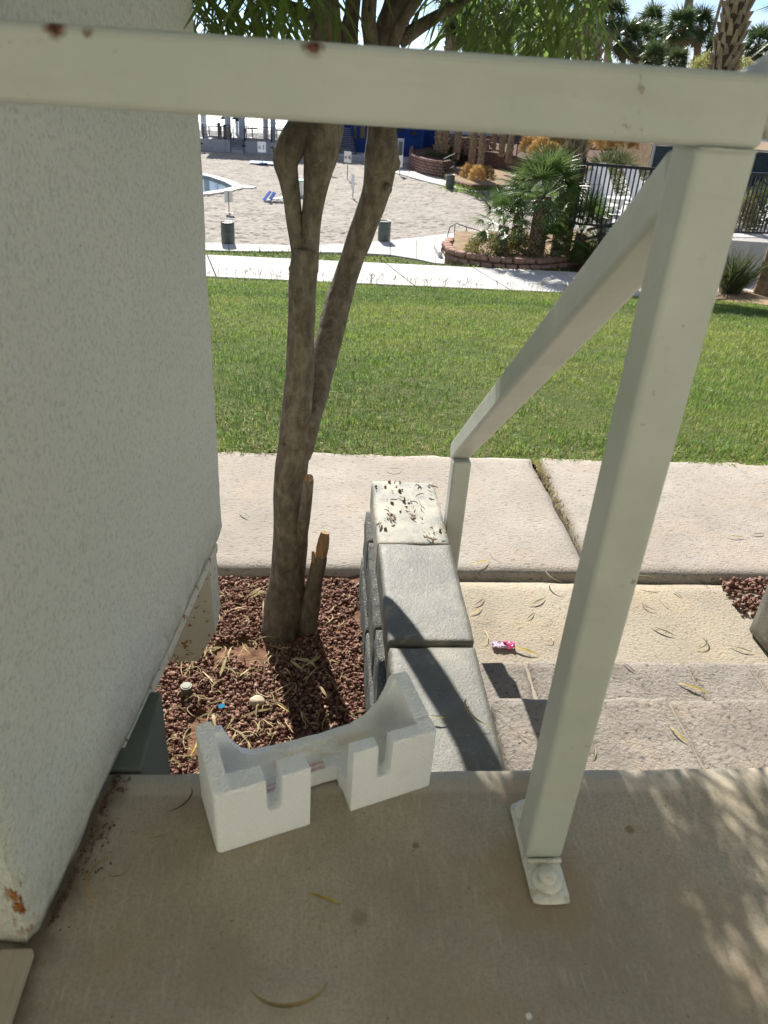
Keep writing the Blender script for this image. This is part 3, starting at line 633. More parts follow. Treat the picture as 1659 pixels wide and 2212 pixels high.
# ------------------------------------------------------------------ fallen leaves
def leafmesh(name,L,Wd,curve,mat,lift=.01,twist=.4,n=12):
    m=MB(); x=y=0; a=-curve/2
    for i in range(n+1):
        u=i/n; wd=Wd*max(.12,math.sin(math.pi*min(1,u*.9+.06))**.8); z=.0015+lift*(.25+math.sin(math.pi*u*1.0))*.6; tw=twist*(u-.5)
        nx,ny=-math.sin(a),math.cos(a)
        for e in (-1,0,1): m.v.append((x+nx*wd*.5*e,y+ny*wd*.5*e,z+(abs(e)*.28*wd)+e*tw*wd*.5))
        x+=math.cos(a)*L/n; y+=math.sin(a)*L/n; a+=curve/n
    cx=sum(v[0] for v in m.v)/len(m.v); cy=sum(v[1] for v in m.v)/len(m.v); m.v=[(q[0]-cx,q[1]-cy,q[2]) for q in m.v]
    for i in range(n):
        for k in range(2): q=i*3+k; m.f.append((q,q+1,q+4,q+3))
    me=m.mesh(name,mat,True); return me
LM={}
for mt in ('leaf_yellow','leaf_tan','leaf_olive','leaf_brown'):
    for kd,(cv,wd) in {'arc':(2.1,.0055),'bent':(.5,.009),'thin':(1.4,.0032),'hook':(3.3,.006)}.items(): LM[mt,kd]=leafmesh('leaf',1.0*.1,wd,cv,MAT[mt],.012)
def fallen(u,v,z,lenpx,ang,mt,kd,label,lift=0.0,group='fallen leaves on the paving'):
    p=onz(u,v,z); s=size(lenpx,p)/.1
    o=bpy.data.objects.new('fallen_leaf',LM[mt,kd]); C.objects.link(o); o.location=(p.x,p.y,z+lift+.0008); o.rotation_euler=(0,0,math.radians(ang)); o.scale=(s,s,min(1.0,s)); return tag(o,label,'leaf',group)
Lg='fallen leaves on the landing'
for q in (
 (207,1910,0,150,-78,'leaf_tan','arc','long tan curved leaf beside the foot of the stucco wall'),
 (257,1892,0,52,20,'leaf_olive','arc','short olive curled leaf left of the foam'),
 (398,1735,0,90,62,'leaf_brown','arc','dark bent leaf at the left corner of the foam'),
 (348,1806,0,62,28,'leaf_tan','arc','pale curled leaf beside the sunlit streak on the landing'),
 (545,1832,0,42,20,'leaf_yellow','arc','yellow leaf peeking from under the front of the foam'),
 (700,1944,0,80,-20,'leaf_yellow','bent','small yellow leaf alone in the middle of the landing'),
 (628,2165,0,200,10,'leaf_tan','arc','longest tan arching leaf at the bottom of the picture'),
 (240,1775,0,40,70,'leaf_tan','thin','thin pale leaf near the wall and landing edge')): fallen(*q,group=Lg)
PZ=G0+.001; SZ=G0+.026
for q in (
 (1040,1217,SZ,46,25,'leaf_yellow','bent','yellow-brown leaf on the sidewalk just behind the lower post'),
 (1066,1200,SZ,46,-60,'leaf_tan','thin','thin tan stem on the sidewalk above the yellow-brown leaf'),
 (1162,1302,PZ,50,35,'leaf_olive','bent','dark olive leaf in the middle of the pad near the sidewalk edge'),
 (1036,1303,PZ,40,45,'leaf_brown','bent','forked brown leaf on the pad beside the block wall'),
 (1029,1322,PZ,42,40,'leaf_yellow','bent','yellowish leaf touching the block wall below the forked one'),
 (1040,1342,PZ,48,-8,'leaf_tan','thin','thin orange-brown stem lying across near the wall'),
 (1049,1380,PZ,58,85,'leaf_yellow','thin','upright yellow stem left of the pink wrapper'),
 (1128,1408,PZ,72,-24,'leaf_yellow','bent','largest yellow leaf, just right of the pink wrapper'),
 (1188,1386,PZ,38,60,'leaf_tan','hook','hooked pale leaf right of the yellow leaf by the wrapper'),
 (1146,1332,PZ,34,50,'leaf_brown','bent','short dark leaf above the wrapper'),
 (1182,1346,PZ,40,30,'leaf_olive','thin','thin olive stem left of the tall post'),
 (1190,1248,SZ,66,-60,'leaf_brown','arc','long brown curved leaf across the sidewalk edge'),
 (1397,1248,SZ,44,-10,'leaf_olive','bent','green leaf on the sidewalk edge right of the tall post'),
 (1589,1162,SZ,40,-6,'leaf_yellow','bent','bright yellow leaf on the sidewalk near the right edge'),
 (1636,1156,SZ,34,4,'leaf_olive','bent','olive leaf beside the bright yellow sidewalk leaf'),
 (1521,1238,SZ,26,-50,'leaf_yellow','hook','small curled yellow petal on the sidewalk edge'),
 (1463,1285,PZ,26,-60,'leaf_olive','bent','small olive leaf on the pad by the sidewalk edge'),
 (1572,1291,PZ,24,10,'leaf_tan','bent','tiny tan leaf on the pad at far right'),
 (1398,1313,PZ,46,-50,'leaf_brown','arc','brown bent leaf on the pad right of the tall post'),
 (1440,1309,PZ,46,-58,'leaf_tan','thin','thin pale stem right of the brown bent leaf'),
 (1431,1366,PZ,54,-35,'leaf_olive','bent','pair-like dark green leaf on the pad, centre right'),
 (1519,1393,PZ,66,60,'leaf_olive','arc','long green crescent leaf on the pad at right'),
 (1602,1405,PZ,44,-25,'leaf_olive','bent','olive leaf beside the dark grey concrete block'),
 (1464,1590,-.198,56,-65,'leaf_yellow','bent','bright yellow leaf on the nearest block step'),
 (1497,1490,-.398,66,-28,'leaf_yellow','bent','brownish yellow leaf on the lower block step'),
 (1357,1443,-.398,40,-60,'leaf_brown','bent','dark leaf on the lower block step beside the tall post'),
 (1020,1545,-.200,110,-62,'leaf_tan','arc','long tan curved leaf on the near wall cap'),
 (945,1553,-.200,60,-6,'leaf_olive','bent','olive leaf on the wall cap behind the foam'),
 (1283,1632,-.198,44,70,'leaf_olive','bent','green leaf on the near step just right of the tall post'),
 (1136,1596,-.198,58,-35,'leaf_brown','thin','thin brown stem in the handrail shadow on the step'),
 (527,1113,SZ,36,-45,'leaf_olive','bent','olive leaf on the sidewalk between the wall and the trunk'),
 (700,1130,SZ,22,20,'leaf_brown','hook','tiny dark leaf on the sidewalk right of the cut branch'),
 (850,1015,SZ,44,10,'leaf_brown','arc','dark curved leaf on the sidewalk behind the wall end'),
 (945,1090,SZ,20,10,'leaf_brown','hook','dark crumb of leaf on the sidewalk by the railing post'),
 (1150,1118,SZ,36,-4,'leaf_yellow','thin','orange sliver on the sidewalk left of the weedy joint'),
 (612,1532,G0+.02,40,-40,'leaf_yellow','bent','broad yellowish leaf on the gravel at the trunk shadow'),
 (424,1612,G0+.02,62,80,'leaf_yellow','bent','pale yellow leaf on the gravel left of the foam')): fallen(*q)
# ================================================================== THE TREE
tb=onz(608,1365,G0); tr=thing('shade_tree','grey-brown two-stemmed tree with long narrow leaves growing in the gravel planter','tree',(tb.x,tb.y,G0))
def limb(name,pts,mat='bark',n=20,amp=.15,Y=1.88,sub=4,extra=(),parent=None,freq=16.,seed=0.):
    P=[];Rr=[]
    for q in pts:
        y=q[3] if len(q)>3 else Y
        p=ony(q[0],q[1],y); P.append(p); Rr.append(size(q[2],p)/2)
    for p,r in extra: P.append(Vector(p)); Rr.append(r)
    PP=[];RR=[]
    for i in range(len(P)-1):
        p0,p1,p2,p3=P[max(0,i-1)],P[i],P[i+1],P[min(len(P)-1,i+2)]
        for k in range(sub):
            u=k/sub
            PP.append(.5*((2*p1)+(p2-p0)*u+(2*p0-5*p1+4*p2-p3)*u*u+(3*p1-p0-3*p2+p3)*u**3)); RR.append(Rr[i]+(Rr[i+1]-Rr[i])*u)
    PP.append(P[-1]); RR.append(Rr[-1])
    return MB().tube(PP,RR,n,amp,freq,seed).obj(name,MAT[mat],parent or tr,smooth=True)
limb('trunk',[(608,1385,100),(608,1368,92),(612,1330,85),(620,1240,76),(627,1150,74),(627,1050,76),(634,960,71),(643,860,65),(649,760,62),(653,660,60),(656,590,62),(660,535,56)],n=20,amp=.08)
limb('stem',[(664,585,44),(670,500,44),(680,420,56),(690,350,70),(693,300,82),(697,255,94),(700,140,72),(704,60,70),(700,-20,64)],n=18,extra=(((-.02,1.95,1.35),.035),((-.25,2.0,1.75),.026),((-.5,2.05,2.2),.016)),seed=3.)
limb('stem',[(650,585,38),(640,500,37),(631,440,38),(623,390,44),(616,350,54),(630,312,60),(655,270,64),(680,215,60)],n=16,seed=5.,amp=.16)
limb('stem',[(652,985,40),(668,915,50),(688,830,54,1.97),(708,740,56,2.04),(733,650,56,2.11),(757,570,55,2.13),(781,500,54,2.11),(806,430,60,2.08),(818,385,66,2.05),(825,340,74,2.02),(826,300,66,2.02),(826,262,62,2.02),(832,150,62,2.0),(842,60,64,1.98),(868,-20,62,1.97)],n=18,extra=(((.26,1.95,1.4),.035),((.45,2.05,1.8),.025),((.6,2.1,2.3),.014)),seed=9.)
limb('branch',[(742,240,46),(752,120,44),(758,50,40),(764,-20,38)],extra=(((.05,1.9,1.4),.02),((.1,1.85,1.9),.016),((.05,1.8,2.5),.01)),seed=12.)
limb('branch',[(808,160,34),(800,80,34),(799,-20,32)],extra=(((.12,2.05,1.4),.017),((.2,2.3,1.9),.01)),Y=1.84,seed=14.)
limb('branch',[(838,150,30),(858,70,26),(900,0,24),(925,-40,22)],extra=(((.34,1.6,1.3),.012),((.5,1.4,1.7),.008)),Y=1.80,seed=15.)
limb('branch',[(862,90,34),(905,60,28),(950,32,24),(1000,4,20),(1040,-20,18)],extra=(((.62,2.0,1.2),.010),((.9,2.1,1.5),.006)),Y=1.92,seed=16.)
limb('branch',[(700,60,36),(640,20,26),(575,-10,20)],extra=(((-.35,2.0,1.15),.010),((-.7,2.0,1.5),.006)),Y=1.98,seed=17.)
limb('branch',[(560,90,10),(548,40,14),(540,-10,14)],extra=(((-.17,2.1,1.3),.01),),Y=2.1,seed=18.)
for q in ((601,332,24,1.87),(852,352,26,2.01),(838,408,18,2.0),(629,580,12,1.87)):
    p=ony(q[0],q[1],q[3]+.012); r=size(q[2],p)/2; k=nugget('knot',p-Vector(WORLD[tr.name]),r,MAT['bark'],None,None,1.0,.8,1.3,q[0]); k.parent=tr
st=limb('broken_stub',[(664,1362,44),(668,1330,42),(673,1290,40),(682,1245,38),(689,1212,34),(692,1200,28)],Y=1.87,seed=21.,amp=.14); st['label']='broken-off sucker with a splintered pale top'
m=MB(); p=ony(692,1206,1.87); q=ony(703,1150,1.87); r=size(26,p)/2; m.tube([p,p.lerp(q,.4),p.lerp(q,.75),q],[r,r*.95,r*.85,r*.55],9,.35,90,2.); m.tube([ony(678,1215,1.85),ony(676,1190,1.85)],[r*.45,r*.2],6,.3,90); m.obj('splintered_wood',MAT['wood'],st,smooth=False)
cs=limb('cut_branch',[(650,1175,24,1.86),(656,1130,26,1.82),(661,1090,25,1.80),(665,1052,24,1.79),(667,1034,21,1.79)],seed=25.,amp=.06)
p=ony(667,1034,1.79); r=size(20,p)/2; d=(ony(667,1034,1.79)-ony(665,1052,1.79)).normalized(); MB().tube([p-d*.002,p+(d*.6+Vector((0,-.75,.45))).normalized()*.006],[r*1.02,r*.96],16).obj('cut_face',MAT['wood'],cs)
# ---- crown
def leaves(P,D,N,Ls,Ws,droop):
    n=len(P); V=np.zeros((n,8,3)); S=np.cross(D,N); S/=np.linalg.norm(S,axis=1,keepdims=True)+1e-9
    us=(0.,.35,.72,1.); ws=(.25,1.,.85,.08)
    for k,(u,wv) in enumerate(zip(us,ws)):
        c=P+D*(Ls*u)[:,None]; c[:,2]-=droop*Ls*u*u
        V[:,2*k]=c-S*(Ws*wv*.5)[:,None]; V[:,2*k+1]=c+S*(Ws*wv*.5)[:,None]
    F=np.array([(0,1,3,2),(2,3,5,4),(4,5,7,6)]); F=(F[None]+np.arange(n)[:,None,None]*8).reshape(-1,4)
    return V.reshape(-1,3),F
r=np.random.RandomState(31); n=42000
X=-1.7+3.9*r.rand(n); Y=.95+2.5*r.rand(n); Z=.96+2.3*r.rand(n)
cot=1/math.tan(el); Ys=Y-Z*cot*math.cos(az); Xs=X-Z*cot*math.sin(az)
top=.925+.055*Y                                         # upper edge of the view over the trunk
clump=vn(X*2.3,Y*2.3+Z*1.7,5)+.6*vn(X*5+Z*3,Y*5,6)
k=(Ys<np.where((Xs>-.14)&(Xs<.15),.775,.665)+.03*clump)&(Ys>-1.5)
k&=~((X>.30*Y)&(Z<.97+.125*Y))
k&=~((X>-.30)&(X<.42)&(Z<1.07))
k&=(clump>-1.05)&~((Y<1.5)&(Z<1.30))
dens=np.ones(n); dens[Xs>.42]=.22; dens[Xs>.66]=.09; dens*=np.where((Xs>.5)&(vn(Xs*3.3,Ys*3.3,8)>.0),.35,1.)
dens*=np.where(Z>2.5,.7,1.)
dens*=np.where((vn(Xs*4.1+3,Ys*4.1,12)>.45)&(Xs>.30),.25,1.)
inview=(Z<.945+.075*Y+.05)&(X>-.35*Y)&(X<.5*Y)
dens*=np.where(inview,np.where(X>.250*Y,.03,.13),1.)
k&=(r.rand(n)<dens*.80)
# streaks of sunlight through the crown
k&=~((np.abs(Xs+.19)<.05)&(Ys>.54)&(Ys<.80)); k&=~((np.abs(Xs-.195)<.045)&(Ys>.58))
X,Y,Z=X[k],Y[k],Z[k]
# low sprays hanging beside and behind the stems
m2=240; X2=np.where(r.rand(m2)<.6,-.50+.50*r.rand(m2),.20+.32*r.rand(m2)); Y2=1.45+.85*r.rand(m2); Z2=.955+.30*r.rand(m2); k2=(Y2-Z2*cot*math.cos(az)<.74)&~((X2>.29*Y2)&(Z2<.97+.125*Y2))
X=np.concatenate([X,X2[k2]]);Y=np.concatenate([Y,Y2[k2]]);Z=np.concatenate([Z,Z2[k2]]); nc=len(X); per=11
P=np.repeat(np.stack([X,Y,Z],1),per,0)+r.randn(nc*per,3)*.022; th=r.rand(nc*per)*6.283; dz=-.15-.9*r.rand(nc*per)
D=np.stack([np.cos(th),np.sin(th),dz],1); D/=np.linalg.norm(D,axis=1,keepdims=True); Nn=r.randn(nc*per,3)*.5+np.array([0,0,1.]); 
V,F=leaves(P,D,Nn,.075+.065*r.rand(nc*per),.0052+.0042*r.rand(nc*per),.35)
me=fastmesh('crown',V,F,MAT['canopyleaf']); linkmesh('crown',me,tr)['kind']='stuff'
# thin twigs carrying the leaf sprays
tw=MB()
for i in range(0,nc,9):
    p=Vector((X[i],Y[i],Z[i])); hub=Vector((.1,1.95,1.7)); a=p+(hub-p)*.16+Vector((0,0,.03)); tw.tube([a,p],[.0035,.0015],4,cap=False)
tw.obj('twigs',MAT['bark'],tr)['kind']='stuff'
# ================================================================== LAWN AND PATHS
def strip_sheet(name,ys,x0,x1,dz,mat,nx=24):
    m=MB()
    for yv in ys:
        for i in range(nx+1): xv=x0+(x1-x0)*i/nx; m.v.append((xv,yv,terr(yv)+dz+.02*n3(xv*.7,yv*.7,2)*(3.4<yv<17)))
    for j in range(len(ys)-1):
        for i in range(nx): a=j*(nx+1)+i; m.f.append((a,a+1,a+nx+2,a+nx+1))
    o=m.obj(name,mat,smooth=True); o['kind']='structure'; return o
strip_sheet('lawn',[3.085,3.3,3.8,4.5,5.5,7,9,11,13,15,16.6,17.5],-14,16,-.005,MAT['soil'])
strip_sheet('grass_bank',[19.75,21,23,26,29,31.8,34.2],-30,26,0,MAT['soil'])
fp=bpy.data.objects.new('footpath',None); C.objects.link(fp); fp.location=(0,18.6,-3.47); WORLD['footpath']=(0,18.6,-3.47); tag(fp,kind='structure')
xj=-13.4
while xj<15:
    a=[(xj+.012+.55*.0,17.5),(xj+2.19,17.5),(xj+1.69,19.78),(xj-.49,19.78)]
    m=MB().add([(x,y,(-3.455 if y<18 else -3.495)-.12) for x,y in a]+[(x,y,(-3.425 if y<18 else -3.465)) for x,y in a],[(3,2,1,0),(4,5,6,7),(0,1,5,4),(1,2,6,5),(2,3,7,6),(3,0,4,7)]); m.obj('slab',MAT['path'],fp); xj+=2.21
def onterr(u,v,dz=0):
    d=ray(u,v); o=Vector((0,0,H)); t0=1/ d.y*2.; 
    yv=2.
    while yv<77:
        p=o+d*(yv/d.y)
        if p.z<=terr(yv)+dz: return p
        yv+=.05
    return onz(u,v,-6.42+dz)
def slabs(name,far,near,dz,mat,gap=.012,th=.10,fn=None):
    fn=fn or onterr
    e=bpy.data.objects.new(name,None); C.objects.link(e); c=fn(*far[len(far)//2],0); e.location=c; WORLD[e.name]=tuple(c); tag(e,kind='structure')
    A=[fn(u,v,dz) for u,v in far]; B=[fn(u,v,dz) for u,v in near]
    for i in range(len(A)-1):
        q=[B[i].lerp(B[i+1],gap),B[i].lerp(B[i+1],1-gap),A[i].lerp(A[i+1],1-gap),A[i].lerp(A[i+1],gap)]
        MB().add([(p.x,p.y,p.z-th) for p in q]+[tuple(p) for p in q],[(3,2,1,0),(4,5,6,7),(0,1,5,4),(1,2,6,5),(2,3,7,6),(3,0,4,7)]).obj('slab',mat,e)
    return e
slabs('beach_walk',[(300,516),(380,521),(440,524),(494,526),(560,528),(624,529),(693,529),(760,526),(843,519),(900,513),(940,508),(1000,500),(1100,490)],
 [(300,531),(380,536),(440,540),(494,541.5),(560,542.5),(624,543),(693,544.5),(760,545),(843,550),(900,559),(940,568),(1000,572),(1100,578)],.08,MAT['path'],fn=lambda u,v,dz: onz(u,v,-6.42+dz))
slabs('far_walk',[(800,350),(851,362),(886,367),(955,385),(1000,393),(1042,401),(1100,412)],[(800,356),(848,371),(880,380),(915,390),(982,406),(1042,417),(1090,427)],.09,MAT['path'],fn=lambda u,v,dz: onz(u,v,-6.42+dz))
# blades of grass
def blades(n,sampler,h0,h1,w0,seed,mat,name,label,far=.0):
    r=np.random.RandomState(seed); X,Y=sampler(r,n); gap=vn(X*3.1,Y*3.1,31)+.7*vn(X*7,Y*7,32); kk=(gap>-.55)|(r.rand(len(X))<.45); X,Y=X[kk],Y[kk]; n=len(X)
    Zg=np.array([0.]*n); ty=np.array([p[0] for p in ((-5,0),(3.08,0),(17.5,0),(19.75,0),(31.8,0),(35.4,0),(78,0))]); tz=np.array([-.62,-.62,-3.46,-3.5,-6.36,-6.42,-6.42]); Zg=np.interp(Y,ty,tz)-.006
    sc=np.clip((Y/4.2),1,None)**.62
    patch=vn(X*.9,Y*.9,3)+.5*vn(X*2.6,Y*2.6,4)
    tuft=vn(X*4.5,Y*4.5,13)+.6*vn(X*9,Y*9,14)
    hh=(h0+(h1-h0)*r.rand(n)**1.5)*(1+.3*patch)*(1+.45*tuft)*sc**.35; ww=w0*(.6+.8*r.rand(n))*sc
    th=r.rand(n)*6.283; lean=.25+.75*r.rand(n); bx,by=np.cos(th)*hh*lean,np.sin(th)*hh*lean; sx,sy=-np.sin(th+r.randn(n)*.6)*ww*.5,np.cos(th)*ww*.5
    V=np.zeros((n,5,3)); b=np.stack([X,Y,Zg],1)
    V[:,0]=b+np.stack([-sx,-sy,0*X],1);V[:,1]=b+np.stack([sx,sy,0*X],1)
    mid=b+np.stack([bx*.35,by*.35,hh*.62],1); V[:,2]=mid+np.stack([sx*.8,sy*.8,0*X],1); V[:,3]=mid-np.stack([sx*.8,sy*.8,0*X],1)
    V[:,4]=b+np.stack([bx,by,hh*(.95-.35*lean)],1)
    i=np.arange(n)*5; T=np.concatenate([np.stack([i,i+1,i+2],1),np.stack([i,i+2,i+3],1),np.stack([i+3,i+2,i+4],1)])
    dry=(r.rand(n)<.06+.22*np.clip(-vn(X*.55+4,Y*.55,9)-.1,0,1)+ .10*(Y<3.25)).astype(int); pt=vn(X*.45+2,Y*.45,21)+.6*vn(X*1.5,Y*1.5,22)+.5*r.randn(n); dry=np.where(dry>0,1,np.where(pt<-.45,2,np.where(pt+.35*np.clip(-X-.2,0,1)*(Y<9)>.5,3,0))); mi=np.concatenate([dry]*3)
    o=linkmesh(name,fastmesh(name,V.reshape(-1,3),T,None,mi=mi,mats=[MAT['grass'],MAT['grassdry'],MAT['grassdeep'],MAT['grassyel']])); return tag(o,label,'grass',kind='stuff')
def lawnsamp(r,n):
    u=r.rand(n); Y=3.06+14.5*u**1.55; X=-.9-.19*Y+ (r.rand(n))*(3.2+.80*Y+.4)
    Y=np.where((Y<3.2)&(r.rand(n)<.5),3.085+.05*vn(X*6,X*0+3,5)+.06*r.rand(n)**2,Y); return X,Y
blades(300000,lawnsamp,.024,.062,.0034,41,None,'lawn_grass','green lawn sloping down from the sidewalk, dry in patches')
def banksamp(r,n):
    Y=19.8+14.4*r.rand(n)**1.1; X=-.5-.22*Y+r.rand(n)*(1.5+.52*Y); k=~((X>3.4)&(Y>20.6)); ne=np.array([onz(u,v,-6.34) for u,v in ((300,531),(494,541.5),(693,544.5),(760,545),(843,550),(900,559),(940,568))]); k&=(Y<np.interp(X,ne[:,0],ne[:,1])); return X[k],Y[k]
blades(32000,banksamp,.05,.11,.009,42,None,'bank_grass','green grass strip beyond the first concrete path')
# seed stalks along the edge of the first path and weeds in the slab joint
r=np.random.RandomState(50); m=MB()
for i in range(230):
    x=-4.5+11.5*r.rand(); y=17.15+.4*r.rand(); z=terr(y); h=.12+.16*r.rand(); dx,dy=(r.rand()-.5)*.12,(r.rand()-.5)*.1
    m.bar((x,y,z),(x+dx*.6,y+dy*.6,z+h*.7),.004,.004)
    for k in range(3): a=r.rand()*6.28; m.bar((x+dx*.6,y+dy*.6,z+h*.7),(x+dx+.05*math.cos(a),y+dy+.05*math.sin(a),z+h),.005,.004)
o=m.obj('seed_stalks',MAT['grassdry']); tag(o,'thin seed stalks along the near edge of the pale path','weeds',kind='stuff')
r=np.random.RandomState(52); m=MB()
for i in range(260):
    y=2.2+.86*r.rand()**.6; x=.976+.012*r.randn(); z=G0+.005; h=(.008+.022*r.rand())*(1.6 if y>2.9 else .7); a=r.rand()*6.28; w_=.0022
    m.add([(x-w_,y,z),(x+w_,y,z),(x+h*.8*math.cos(a),y+h*.8*math.sin(a),z+h)],[(0,1,2)])
o=m.obj('joint_weeds',MAT['grassdry']); tag(o,'dry weeds filling the joint between two sidewalk slabs','weeds',kind='stuff')
# ================================================================== BEACH
nxs,nys=300,400; xs=np.concatenate([np.linspace(-24,-10.1,30),np.linspace(-10,14,270)]); ys=34.9+41.0*np.linspace(0,1,nys)**1.5; XX,YY=np.meshgrid(xs,ys,indexing='ij')
lag=[(436,378),(464,384),(496,395),(517,406),(491,413),(439,421)]
LP=[onz(u,v,-6.40) for u,v in lag]
dimp=.02*vn(XX*.9,YY*.8,2)+.035*vn(XX*3.4,YY*3.0,3)+.055*vn(XX*6.0,YY*5.4,7); dimp=np.minimum(dimp,.025)
lc=sum((Vector((p.x,p.y)) for p in LP),Vector((0,0)))/6
def lag_in(x,y):       # inside the lagoon (extends to the left behind the wall)
    c=False; poly=[(-24,LP[0].y+7)]+[(p.x,p.y) for p in LP]+[(-24,LP[5].y-9)]
    n_=len(poly); j=n_-1
    for i in range(n_):
        if (poly[i][1]>y)!=(poly[j][1]>y) and x<(poly[j][0]-poly[i][0])*(y-poly[i][1])/(poly[j][1]-poly[i][1])+poly[i][0]: c=not c
        j=i
    return c
ZZ=-6.41+dimp
for i in range(nxs):
    if xs[i]>-3: break
    for j in range(nys):
        if lag_in(xs[i],ys[j]): ZZ[i,j]=-6.9
V=np.stack([XX,YY,ZZ],-1).reshape(-1,3); i,j=np.meshgrid(np.arange(nxs-1),np.arange(nys-1),indexing='ij'); a=(i*nys+j).ravel()
me=fastmesh('beach_sand',V,np.stack([a,a+nys,a+nys+1,a+1],1),MAT['sand'],True); linkmesh('beach_sand',me)['kind']='structure'
poly=[(-24,LP[0].y+7)]+[(p.x,p.y) for p in LP]+[(-24,LP[5].y-9)]
MB().add([(x,y,-6.45) for x,y in poly],[tuple(range(len(poly)))[::-1]]).obj('lagoon_water',MAT['water'])['kind']='structure'
rim=MB()
for (x0,y0),(x1,y1) in zip(poly[:-1],poly[1:]):
    rim.bar((x0,y0,-6.42),(x1,y1,-6.42),.7,.20)
tip=LP[3]; rim.prism([(tip.x-.2,tip.y-.6),(tip.x+.9,tip.y-.1),(tip.x+1.0,tip.y+.7),(tip.x-.2,tip.y+1.0)],-6.45,-6.335)
rim.obj('lagoon_rim',MAT['path'])['kind']='structure'
# trash cans
def make_can():
    c=thing('trash_can','dark green metal drum trash can','trash can',(0,0,0),'drum trash cans by the beach')
    MB().lathe([(.275,0),(.285,.02),(.292,.28),(.286,.30),(.292,.32),(.294,.58),(.286,.60),(.292,.62),(.290,.86)],28).obj('drum',MAT['can'],c,loc=(0,0,0),smooth=False)
    m=MB().lathe([(.30,.855),(.304,.90),(.295,.905),(.262,.88),(.255,.62),(.02,.60)],28,cap=False); m.obj('rim',MAT['black'],c,loc=(0,0,0),smooth=True)
    return c
can=make_can(); p=onz(493,526,-6.37); can.location=p; can['label']='dark green drum trash can on the beach walk at the far left'
p=onz(829,521,-6.37); dup(can,p,.6,'dark green drum trash can half hidden behind the right tree stem')
p=onz(971,408,-6.40); dup(can,p,.3,'dark green drum trash can beside the curved pale walk')
p=onz(1078,459,-6.40); dup(can,p,.9,'grey-green drum trash can rising behind the small palm fronds',scale=1.1)
# beach signs
def sign(u,v,bw_,bh,ph,rz,num,label,z=-6.42,edge=False):
    p=onz(u,v,z); s=thing('beach_sign',label,'sign',p,'number signs on the beach',rz)
    MB().box(-.025,.025,-.02,.02,0,ph+bh*.9).obj('post',MAT['greymetal'],s,loc=(0,0,0)); MB().box(-.22,.22,-.12,.12,-.01,.03).obj('base_plate',MAT['dark'],s,loc=(0,0,0))
    b=MB().box(-bw_/2,bw_/2,-.045,-.021,ph,ph+bh).obj('board',MAT['signwhite'],s,loc=(0,0,0))
    if num:
        me=text_mesh(num,bh*.72,MAT['number']); o=bpy.data.objects.new('number',me); C.objects.link(o); o.parent=b; o.rotation_euler=(math.pi/2,0,0); o.location=(bw_*.02,-.049,ph+bh*.24)
        MB().box(-bw_*.42,-bw_*.08,-.0482,-.0462,ph+bh*.5,ph+bh*.58).obj('print',MAT['signred'],b,loc=(0,0,0)); MB().box(-bw_*.40,-bw_*.12,-.0482,-.0462,ph+bh*.32,ph+bh*.46).obj('print',MAT['greymetal'],b,loc=(0,0,0))
    return s
sign(566,352,.62,.72,.75,0.0,'1','white beach sign with number 1 in front of the deck wall')
sign(713,377,.55,.70,1.0,-.5,'3','white beach sign numbered 3 just right of the trunk')
sign(750,388,.55,.70,1.1,-.5,'4','white beach sign numbered 4 between the two stems')
sign(762,429,.50,.85,.55,-1.25,None,'narrow beach sign seen nearly edge-on between the stems')
sign(863,380,.36,.80,.60,.5,None,'white sign post at the edge of the pale curved walk')
sign(495,461,.42,.56,.55,math.pi+.1,None,'back of a blank white beach sign near the left trash can')
# towel, heap, table
p=onz(577,353,-6.36); m=MB(); sheet(((-1.3,-.8),(1.3,.8)),.06,m,8); o=m.obj('towel',MAT['paleblue'],loc=p); tag(o,'pale blue towel spread on the sand below sign 1','towel')
p=onz(590,436,-6.40); hp=thing('beach_chair','folded blue and white beach chair lying on the sand','beach chair',p)
for mt,a,b in (('blue',(-.55,0,.05),(-.15,.1,.55)),('white',(-.3,.05,.08),(.55,.1,.25)),('blue',(-.2,.0,.08),(.1,.1,.5))): MB().bar(a,b,.5,.04).obj('panel',MAT[mt],hp,loc=(0,0,0))
for a,b in (((-.6,-.2,.03),(.6,-.2,.1)),((-.5,.3,.03),(.55,.3,.3)),((.1,-.2,.02),(.6,.3,.35))): MB().tube([a,b],.02,6).obj('frame',MAT['white'],hp,loc=(0,0,0))
p=onz(647,422,-6.40); tbq=thing('beach_table','small teal and white pedestal table glimpsed between the stems','table',p)
MB().lathe([(.48,.82),(.48,.88)],20).obj('top',MAT['green'],tbq,loc=(0,0,0)); MB().lathe([(.28,0),(.22,.05),(.20,.8)],14).obj('pedestal',MAT['white'],tbq,loc=(0,0,0))
